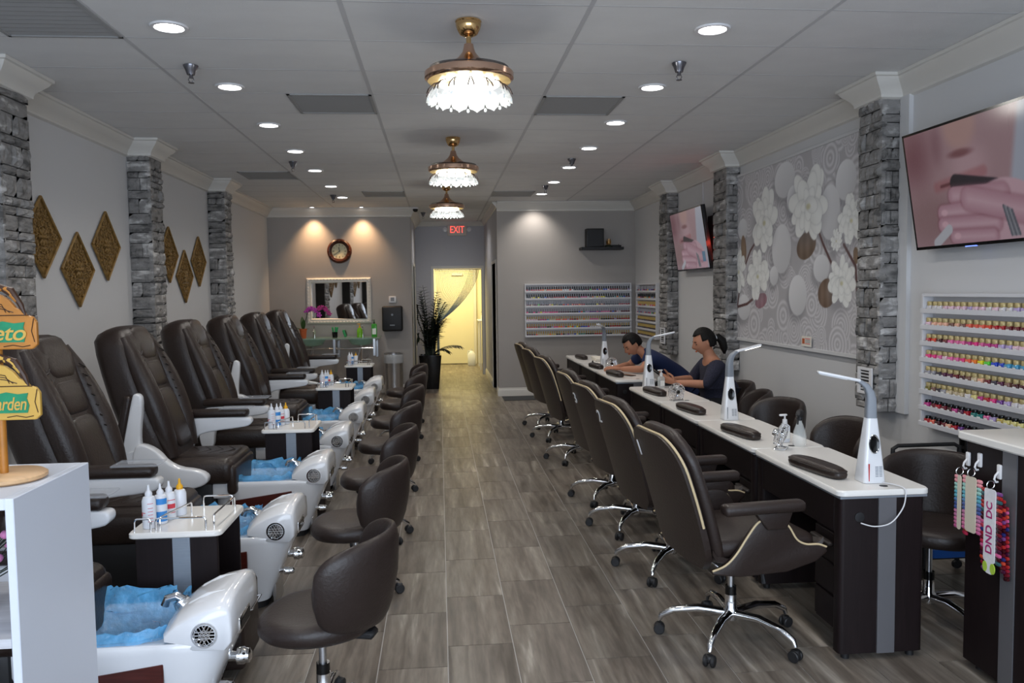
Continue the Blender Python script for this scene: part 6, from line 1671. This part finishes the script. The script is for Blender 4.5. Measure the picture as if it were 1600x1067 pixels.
# wooden sign post
r = empty('sign_post', (-1.226, 2.38, PZ+0.0005)); tag(r, 'wooden sign post with two green lettered boards on the white cabinet', 'sign')
G().lathe([(0, 0), (0.10, 0), (0.108, 0.006), (0.108, 0.014), (0.10, 0.02), (0, 0.02)], n=40).build('base', 'pine', r)
G().cyl((0, 0, 0.018), (0, 0, 0.62), 0.011, n=16).build('pole', 'sign_wood', r)
def sign_board(z0, word, wm):
    y = -0.02
    b = G().prism([(-0.24, 0.0), (0.105, 0.0), (0.118, 0.012), (0.118, 0.075), (0.108, 0.09), (0.09, 0.095), (0.085, 0.105), (0.065, 0.115), (0.05, 0.135), (0.03, 0.15), (-0.02, 0.165), (-0.24, 0.165)], 'xz', y-0.008, y+0.006)
    b.xf(Matrix.Translation((0, 0, z0))); bo = b.build('board', wm, r, 0, 0.003, 2)
    g = G().prism([(-0.23, 0.02), (0.085, 0.02), (0.090, 0.04), (0.084, 0.06), (0.088, 0.075), (0.06, 0.072), (0.03, 0.078), (0.0, 0.071), (-0.03, 0.078), (-0.23, 0.072)], 'xz', y-0.0105, y-0.0075)
    g.xf(Matrix.Translation((0, 0, z0))); g.build('green_field', 'sign_green', bo, 0)
    # carved horse head with flowing mane strands
    for q in range(4):
        d = G().tube([(-0.02+0.01*q, y-0.004, z0+0.150+0.010*q), (0.02+0.012*q, y-0.006, z0+0.172-0.003*q), (0.055+0.008*q, y-0.006, z0+0.158-0.012*q), (0.078+0.004*q, y-0.004, z0+0.130-0.014*q)], [0.006, 0.009, 0.008, 0.002], 8)
        d.build('mane', 'sign_dark' if q % 2 else wm, bo)
    for q in range(3): G().tube([(-0.20+0.02*q, y-0.009, z0+0.115+q*0.012), (-0.06, y-0.009, z0+0.125+q*0.008), (0.03, y-0.009, z0+0.112+q*0.006), (0.06-0.01*q, y-0.009, z0+0.102)], 0.0012, 4).build('carved_line', 'sign_dark', bo)
    G().tube([(0.112, y-0.009, z0+0.02), (0.105, y-0.009, z0+0.05), (0.112, y-0.009, z0+0.085)], 0.0012, 4).build('carved_line', 'sign_dark', bo)
    G().tube([(-0.24, y-0.009, z0+0.094), (0.10, y-0.009, z0+0.094)], 0.0014, 4).build('carved_line', 'sign_dark', bo)
    G().tube([(0.03, y-0.009, z0+0.008), (0.055, y-0.009, z0+0.012), (0.08, y-0.009, z0+0.007), (0.10, y-0.009, z0+0.011)], 0.0012, 4).build('carved_line', 'sign_dark', bo)
    x0, x1 = (0.005, 0.092) if word == 'eto' else (-0.014, 0.084)
    o = text('board_word', word, 0.06, 'sign_edge', Matrix.Identity(4), bo, 0.0008, 0.25, 0.0006, 0.95)
    xs = [v.co.x for v in o.data.vertices]; k = (x1-x0)/(max(xs)-min(xs)); kz = 0.85 if word != 'eto' else 1.0
    o.data.transform(Matrix.Translation(((x0+x1)/2-k*(max(xs)+min(xs))/2, y-0.0112, z0+0.044)) @ Matrix.Rotation(PI/2, 4, 'X') @ Matrix.Diagonal((k, kz, 1, 1)))
sign_board(0.368, 'eto', 'sign_wood'); sign_board(0.172, 'garden', 'sign_edge')
# ------------------------------------------------------------------ people
def skin_mesh(name, verts, edges, radii, sub=2, root=0):
    me = bpy.data.meshes.new(name); me.from_pydata(verts, edges, [])
    o = bpy.data.objects.new(name, me); COL.objects.link(o)
    md = o.modifiers.new('skin', 'SKIN'); md.use_smooth_shade = True
    if not me.skin_vertices: me.skin_vertices.new()
    for i, sv in enumerate(me.skin_vertices[0].data):
        rr = radii[i]; sv.radius = rr if isinstance(rr, tuple) else (rr, rr); sv.use_root = (i == root); sv.use_loose = False
    s = o.modifiers.new('sub', 'SUBSURF'); s.levels = sub; s.render_levels = sub
    dg = bpy.context.evaluated_depsgraph_get(); dg.update()
    out = bpy.data.meshes.new_from_object(o.evaluated_get(dg)); bpy.data.objects.remove(o, do_unlink=True)
    out.polygons.foreach_set('use_smooth', [True]*len(out.polygons)); return out
def chain(V, E, R, start, pts):
    """append a chain of (x,y,z,r) from vertex index start; returns index list"""
    prev = start; ids = []
    for p in pts:
        V.append(p[:3]); R.append(p[3]); E.append((prev, len(V)-1)); prev = len(V)-1; ids.append(prev)
    return ids
def to_obj(name, me, m_, parent=None):
    me.materials.clear(); me.materials.append(MATS[m_]); me.name = name
    o = bpy.data.objects.new(name, me); COL.objects.link(o)
    if parent: o.parent = parent
    return o
def join(meshes):
    bm = bmesh.new()
    for q in meshes: bm.from_mesh(q)
    me = bpy.data.meshes.new('j'); bm.to_mesh(me); bm.free()
    me.polygons.foreach_set('use_smooth', [True]*len(me.polygons)); return me
def hand(wrist, fwd, palm_n, size=1.0, curl=0.5, thumb=1):
    """palm plus five separate bent fingers; returns a mesh. fwd: pointing direction, palm_n: direction the palm faces"""
    w = Vector(wrist); f = Vector(fwd).normalized(); n = Vector(palm_n); n = (n-f*n.dot(f)).normalized(); s = f.cross(n)*thumb
    ms = []
    V = [tuple(w-f*0.02), tuple(w+f*0.02*size), tuple(w+f*0.055*size), tuple(w+f*0.088*size)]; R = [(0.024, 0.018), (0.027*size, 0.016), (0.036*size, 0.015), (0.036*size, 0.012)]
    g = G()
    rings = []
    for t, hw, th in ((-0.03, 0.024, 0.020), (0.0, 0.025, 0.018), (0.03, 0.034, 0.016), (0.065, 0.040, 0.015), (0.090, 0.038, 0.012), (0.097, 0.032, 0.007)):
        c = w+f*t*size; rings.append([tuple(c+s*hw*size*math.copysign(abs(math.cos(a))**0.8, math.cos(a))+n*th*size*math.sin(a)) for a in [2*PI*k/14 for k in range(14)]])
    ms.append(g.loft(rings).mesh('palm', 'skin', 80))
    for k, L in enumerate((0.070, 0.078, 0.073, 0.058)):
        off = 0.029-0.0195*k; base = w+f*0.085*size+s*off*size; pts = [base-f*0.012]
        d = f.copy(); p = base.copy(); pts.append(p.copy())
        for q, fr in enumerate((0.45, 0.30, 0.25)):
            ang = curl*(0.55+0.35*q); d = (d*math.cos(ang)+n*math.sin(ang)).normalized(); p = p+d*L*fr*size; pts.append(p.copy())
        ms.append(G().tube(pts, [0.0085*size, 0.0088*size, 0.0082*size, 0.0075*size, 0.0055*size], 8).mesh('finger', 'skin', 80))
    b = w+f*0.025*size+s*0.026*size; d = (f*0.6+s*0.75+n*0.35).normalized(); p1 = b+d*0.04*size; d2 = (f*0.9+s*0.2+n*0.45).normalized(); p2 = p1+d2*0.03*size; p3 = p2+(f*0.9+n*0.4).normalized()*0.022*size
    ms.append(G().tube([b-d*0.012, b, p1, p2, p3], [0.013*size, 0.013*size, 0.0105*size, 0.0095*size, 0.006*size], 8).mesh('thumb', 'skin', 80))
    return join(ms)
def head_mesh(M, female):
    """head in local coords: face towards -x, up +z, centre at origin, height 0.23"""
    bm = bmesh.new(); bmesh.ops.create_uvsphere(bm, u_segments=32, v_segments=24, radius=1.0)
    for v in bm.verts:
        x, y, z = v.co
        sx = 0.098 if x < 0 else 0.100; sy = 0.076; sz = 0.118
        k = 1.0
        if z < -0.1: k = 1-0.32*((-z-0.1)/0.9)**1.3
        px, py, pz = x*sx*(1-0.10*max(0, -z) if x > 0 else 1), y*sy*k, z*sz
        if x > 0 and z < -0.3: px *= 0.72
        # brow, nose, lips, chin on the -x side
        if x < 0:
            fy = abs(py); a = math.exp(-(py/0.012)**2)
            px -= 0.024*a*math.exp(-((pz+0.022)/0.020)**2)+0.010*a*math.exp(-((pz-0.002)/0.025)**2)
            px -= 0.007*math.exp(-(py/0.022)**2)*math.exp(-((pz+0.060)/0.010)**2)
            px -= 0.008*math.exp(-(py/0.024)**2)*math.exp(-((pz+0.098)/0.016)**2)
            px += 0.008*math.exp(-((fy-0.032)/0.014)**2)*math.exp(-((pz-0.004)/0.012)**2)
        v.co = (px, py, pz)
    for s in (-1, 1):
        e = bmesh.ops.create_uvsphere(bm, u_segments=10, v_segments=8, radius=1.0)
        for v in e['verts']: v.co = Vector((v.co.x*0.016+0.008, s*(0.074+v.co.y*0.006), v.co.z*0.030-0.008))
    bm.transform(M); me = bpy.data.meshes.new('head'); bm.to_mesh(me); bm.free()
    me.polygons.foreach_set('use_smooth', [True]*len(me.polygons)); return me
def face_bits(M, parent):
    for s in (-1, 1):
        g = G().sell((-0.083, s*0.031, 0.004), (0.016, 0.026, 0.010), 1, 1, 10, 6); g.xf(M); g.build('eye', 'black_gloss', parent)
        g = G().tube([(-0.090, s*0.016, 0.026), (-0.092, s*0.032, 0.031), (-0.080, s*0.050, 0.025)], 0.0035, 5); g.xf(M); g.build('eyebrow', 'hair', parent)
    g = G().sell((-0.098, 0, -0.060), (0.014, 0.044, 0.014), 1, 1, 12, 6); g.xf(M); g.build('lips', 'terracotta', parent)
def hair_shell(M, female):
    bm = bmesh.new(); bmesh.ops.create_uvsphere(bm, u_segments=36, v_segments=24, radius=1.0)
    dele = []
    for v in bm.verts:
        x, y, z = v.co
        lim = 0.58 if x < -0.35 else (0.12 if x < 0.12 else (-0.5 if female else -0.45))
        if z < lim and not (x > 0.15): dele.append(v)
        elif z < lim: dele.append(v)
        n_ = 0.004*math.sin(14*y+5*x)
        v.co = (x*0.109+0.004, y*0.086*(1-0.12*max(0, -z)), z*0.127+0.004+n_)
    bmesh.ops.delete(bm, geom=dele, context='VERTS')
    bmesh.ops.solidify(bm, geom=bm.faces[:], thickness=0.008)
    bm.transform(M); me = bpy.data.meshes.new('hair'); bm.to_mesh(me); bm.free()
    me.polygons.foreach_set('use_smooth', [True]*len(me.polygons)); return me

def person(label, J, top_mat, sleeve_f, female, head_M, hands_def):
    """J: joints. Body (skin) one continuous mesh; clothes, hair as children"""
    V, E, R = [J['pelvis']], [], [(0.115, 0.095)]
    sp = chain(V, E, R, 0, [(*J['waist'], (0.105, 0.085)), (*J['chest'], (0.115, 0.09)), (*J['neckbase'], (0.06, 0.058)), (*J['neck'], 0.056), (*J['skull'], 0.06)])
    for s in ('l', 'r'):
        chain(V, E, R, sp[1], [(*J['sh_'+s], 0.048), (*J['el_'+s], 0.041), (*tuple(Vector(J['el_'+s]).lerp(Vector(J['wr_'+s]), 0.35)), 0.040), (*J['wr_'+s], 0.027)])
        chain(V, E, R, 0, [(*J['hip_'+s], 0.075), (*J['kn_'+s], 0.058), (*J['an_'+s], 0.042), (*J['toe_'+s], 0.035)])
    body = skin_mesh('person', V, E, R, 2)
    parts = [body, head_mesh(head_M, female)]
    for h in hands_def: parts.append(hand(*h))
    o = to_obj('person', join(parts), 'skin'); tag(o, label, 'person', 'people at the tables')
    face_bits(head_M, o)
    to_obj('hair', hair_shell(head_M, female), 'hair', o)
    # garment: same skeleton, slightly larger, ending at neck, sleeve and waist
    V, E, R = [J['pelvis']], [], [(0.165, 0.135)]
    sp = chain(V, E, R, 0, [(*J['waist'], (0.15, 0.12)), (*J['chest'], (0.165, 0.13)), (*tuple(Vector(J['neckbase']).lerp(Vector(J['chest']), 0.12)), (0.092, 0.085))])
    chain(V, E, R, 0, [(*tuple(Vector(J['pelvis'])-(Vector(J['waist'])-Vector(J['pelvis']))*0.5), (0.165, 0.14))])
    for s in ('l', 'r'):
        a, b, c_ = Vector(J['sh_'+s]), Vector(J['el_'+s]), Vector(J['wr_'+s]); pts = [(*a, 0.075)]
        if sleeve_f <= 1: pts.append((*tuple(a.lerp(b, sleeve_f)), 0.062))
        else: pts += [(*b, 0.056), (*tuple(b.lerp(c_, sleeve_f-1)), 0.050)]
        chain(V, E, R, sp[1], pts)
    to_obj('shirt' if not female else 'cardigan', skin_mesh('top', V, E, R, 2), top_mat, o)
    V, E, R = [J['pelvis']], [], [(0.15, 0.12)]
    chain(V, E, R, 0, [(*tuple(Vector(J['pelvis']).lerp(Vector(J['waist']), 0.6)), (0.14, 0.11))])
    for s in ('l', 'r'):
        chain(V, E, R, 0, [(*J['hip_'+s], 0.098), (*J['kn_'+s], 0.074), (*tuple(Vector(J['an_'+s])+Vector((0, 0, 0.03))), 0.055)])
    to_obj('trousers', skin_mesh('trousers', V, E, R, 2), 'trousers', o)
    for s in ('l', 'r'):
        a, t = Vector(J['an_'+s]), Vector(J['toe_'+s]); m_ = (a+t)/2; d = (t-a)
        G().sell((m_.x-0.01, m_.y, 0.042), (0.25, 0.095, 0.08), 0.7, 0.7, 18, 8, Matrix.Rotation(math.atan2(d.y, d.x), 3, 'Z')).build('shoe', 'black', o)
    return o
# woman: sits upright facing the aisle (-x) and slightly away, both forearms on the table, phone in her hands
wy = 7.18
JW = dict(pelvis=(2.52, wy, 0.60), waist=(2.52, wy, 0.74), chest=(2.47, wy, 0.92), neckbase=(2.435, wy, 1.03), neck=(2.415, wy, 1.075), skull=(2.395, wy, 1.13),
          sh_l=(2.45, wy+0.16, 0.965), el_l=(2.34, wy+0.22, 0.80), wr_l=(2.09, wy+0.06, 0.815), sh_r=(2.45, wy-0.16, 0.965), el_r=(2.33, wy-0.22, 0.80), wr_r=(2.10, wy-0.07, 0.805),
          hip_l=(2.42, wy+0.09, 0.575), kn_l=(2.12+0.07, wy+0.10, 0.53), an_l=(2.26, wy+0.10, 0.10), toe_l=(2.15, wy+0.11, 0.05), hip_r=(2.42, wy-0.09, 0.575), kn_r=(2.19, wy-0.10, 0.53), an_r=(2.26, wy-0.10, 0.10), toe_r=(2.15, wy-0.11, 0.05))
HW = Matrix.Translation((2.385, wy, 1.165)) @ Matrix.Rotation(math.radians(-4), 4, 'Z') @ Matrix.Rotation(math.radians(-20), 4, 'Y')
wm = person('person with dark ponytail in navy speckled cardigan looking at a phone', JW, 'cardigan', 1.1, True, HW,
       [((2.09, wy+0.06, 0.82), (-0.75, -0.05, 0.30), (0.1, -0.75, 0.6), 0.92, 0.55, 1), ((2.10, wy-0.07, 0.81), (-0.8, 0.15, 0.20), (0.1, 0.75, 0.6), 0.92, 0.5, -1)])
g = G().sell((0.105, 0, 0.0), (0.05, 0.05, 0.05), 1, 1, 12, 8)
g.tube([(0.09, 0, 0.0), (0.13, 0, -0.005), (0.155, 0, -0.05), (0.15, 0, -0.12), (0.135, 0, -0.17)], [0.026, 0.034, 0.040, 0.034, 0.010], 12); g.xf(HW); g.build('ponytail', 'hair', wm, 80)
g = G().torus((0.112, 0, 0.0), 0.026, 0.007, 16, 6, Matrix.Rotation(PI/2, 3, 'Y')); g.xf(HW); g.build('hair_tie', 'chrome', wm)
p = G().rbox(-0.037, 0.037, -0.075, 0.075, -0.004, 0.004, 0.004, 2).build('mobile_phone', 'black_gloss'); p.matrix_world = axes((0.05, 1, 0.0), (-0.80, 0.04, 0.60), (0.60, 0, 0.80), (1.985, wy-0.005, 0.875))
tag(p, 'black mobile phone held by the person in the cardigan', 'phone')
# man: bends far over the table, forearms on the top
my = 8.58
JM = dict(pelvis=(2.62, my, 0.63), waist=(2.50, my, 0.74), chest=(2.30, my, 0.90), neckbase=(2.17, my, 0.985), neck=(2.125, my, 1.005), skull=(2.09, my, 1.03),
          sh_l=(2.21, my+0.18, 0.93), el_l=(2.09, my+0.27, 0.812), wr_l=(1.90, my+0.10, 0.80), sh_r=(2.21, my-0.18, 0.93), el_r=(2.10, my-0.26, 0.812), wr_r=(1.92, my-0.06, 0.80),
          hip_l=(2.52, my+0.09, 0.60), kn_l=(2.24, my+0.11, 0.54), an_l=(2.34, my+0.11, 0.10), toe_l=(2.22, my+0.12, 0.05), hip_r=(2.52, my-0.09, 0.60), kn_r=(2.24, my-0.11, 0.54), an_r=(2.34, my-0.11, 0.10), toe_r=(2.22, my-0.12, 0.05))
HM = Matrix.Translation((2.06, my, 1.06)) @ Matrix.Rotation(math.radians(10), 4, 'Z') @ Matrix.Rotation(math.radians(-38), 4, 'Y')
person('person in navy polo shirt bending low over the table', JM, 'polo', 0.75, False, HM,
       [((1.90, my+0.10, 0.805), (-0.9, -0.35, 0.0), (0, 0.1, -1), 1.0, 0.45, 1), ((1.92, my-0.06, 0.805), (-0.9, 0.25, 0.02), (0, -0.1, -1), 1.0, 0.45, -1)])
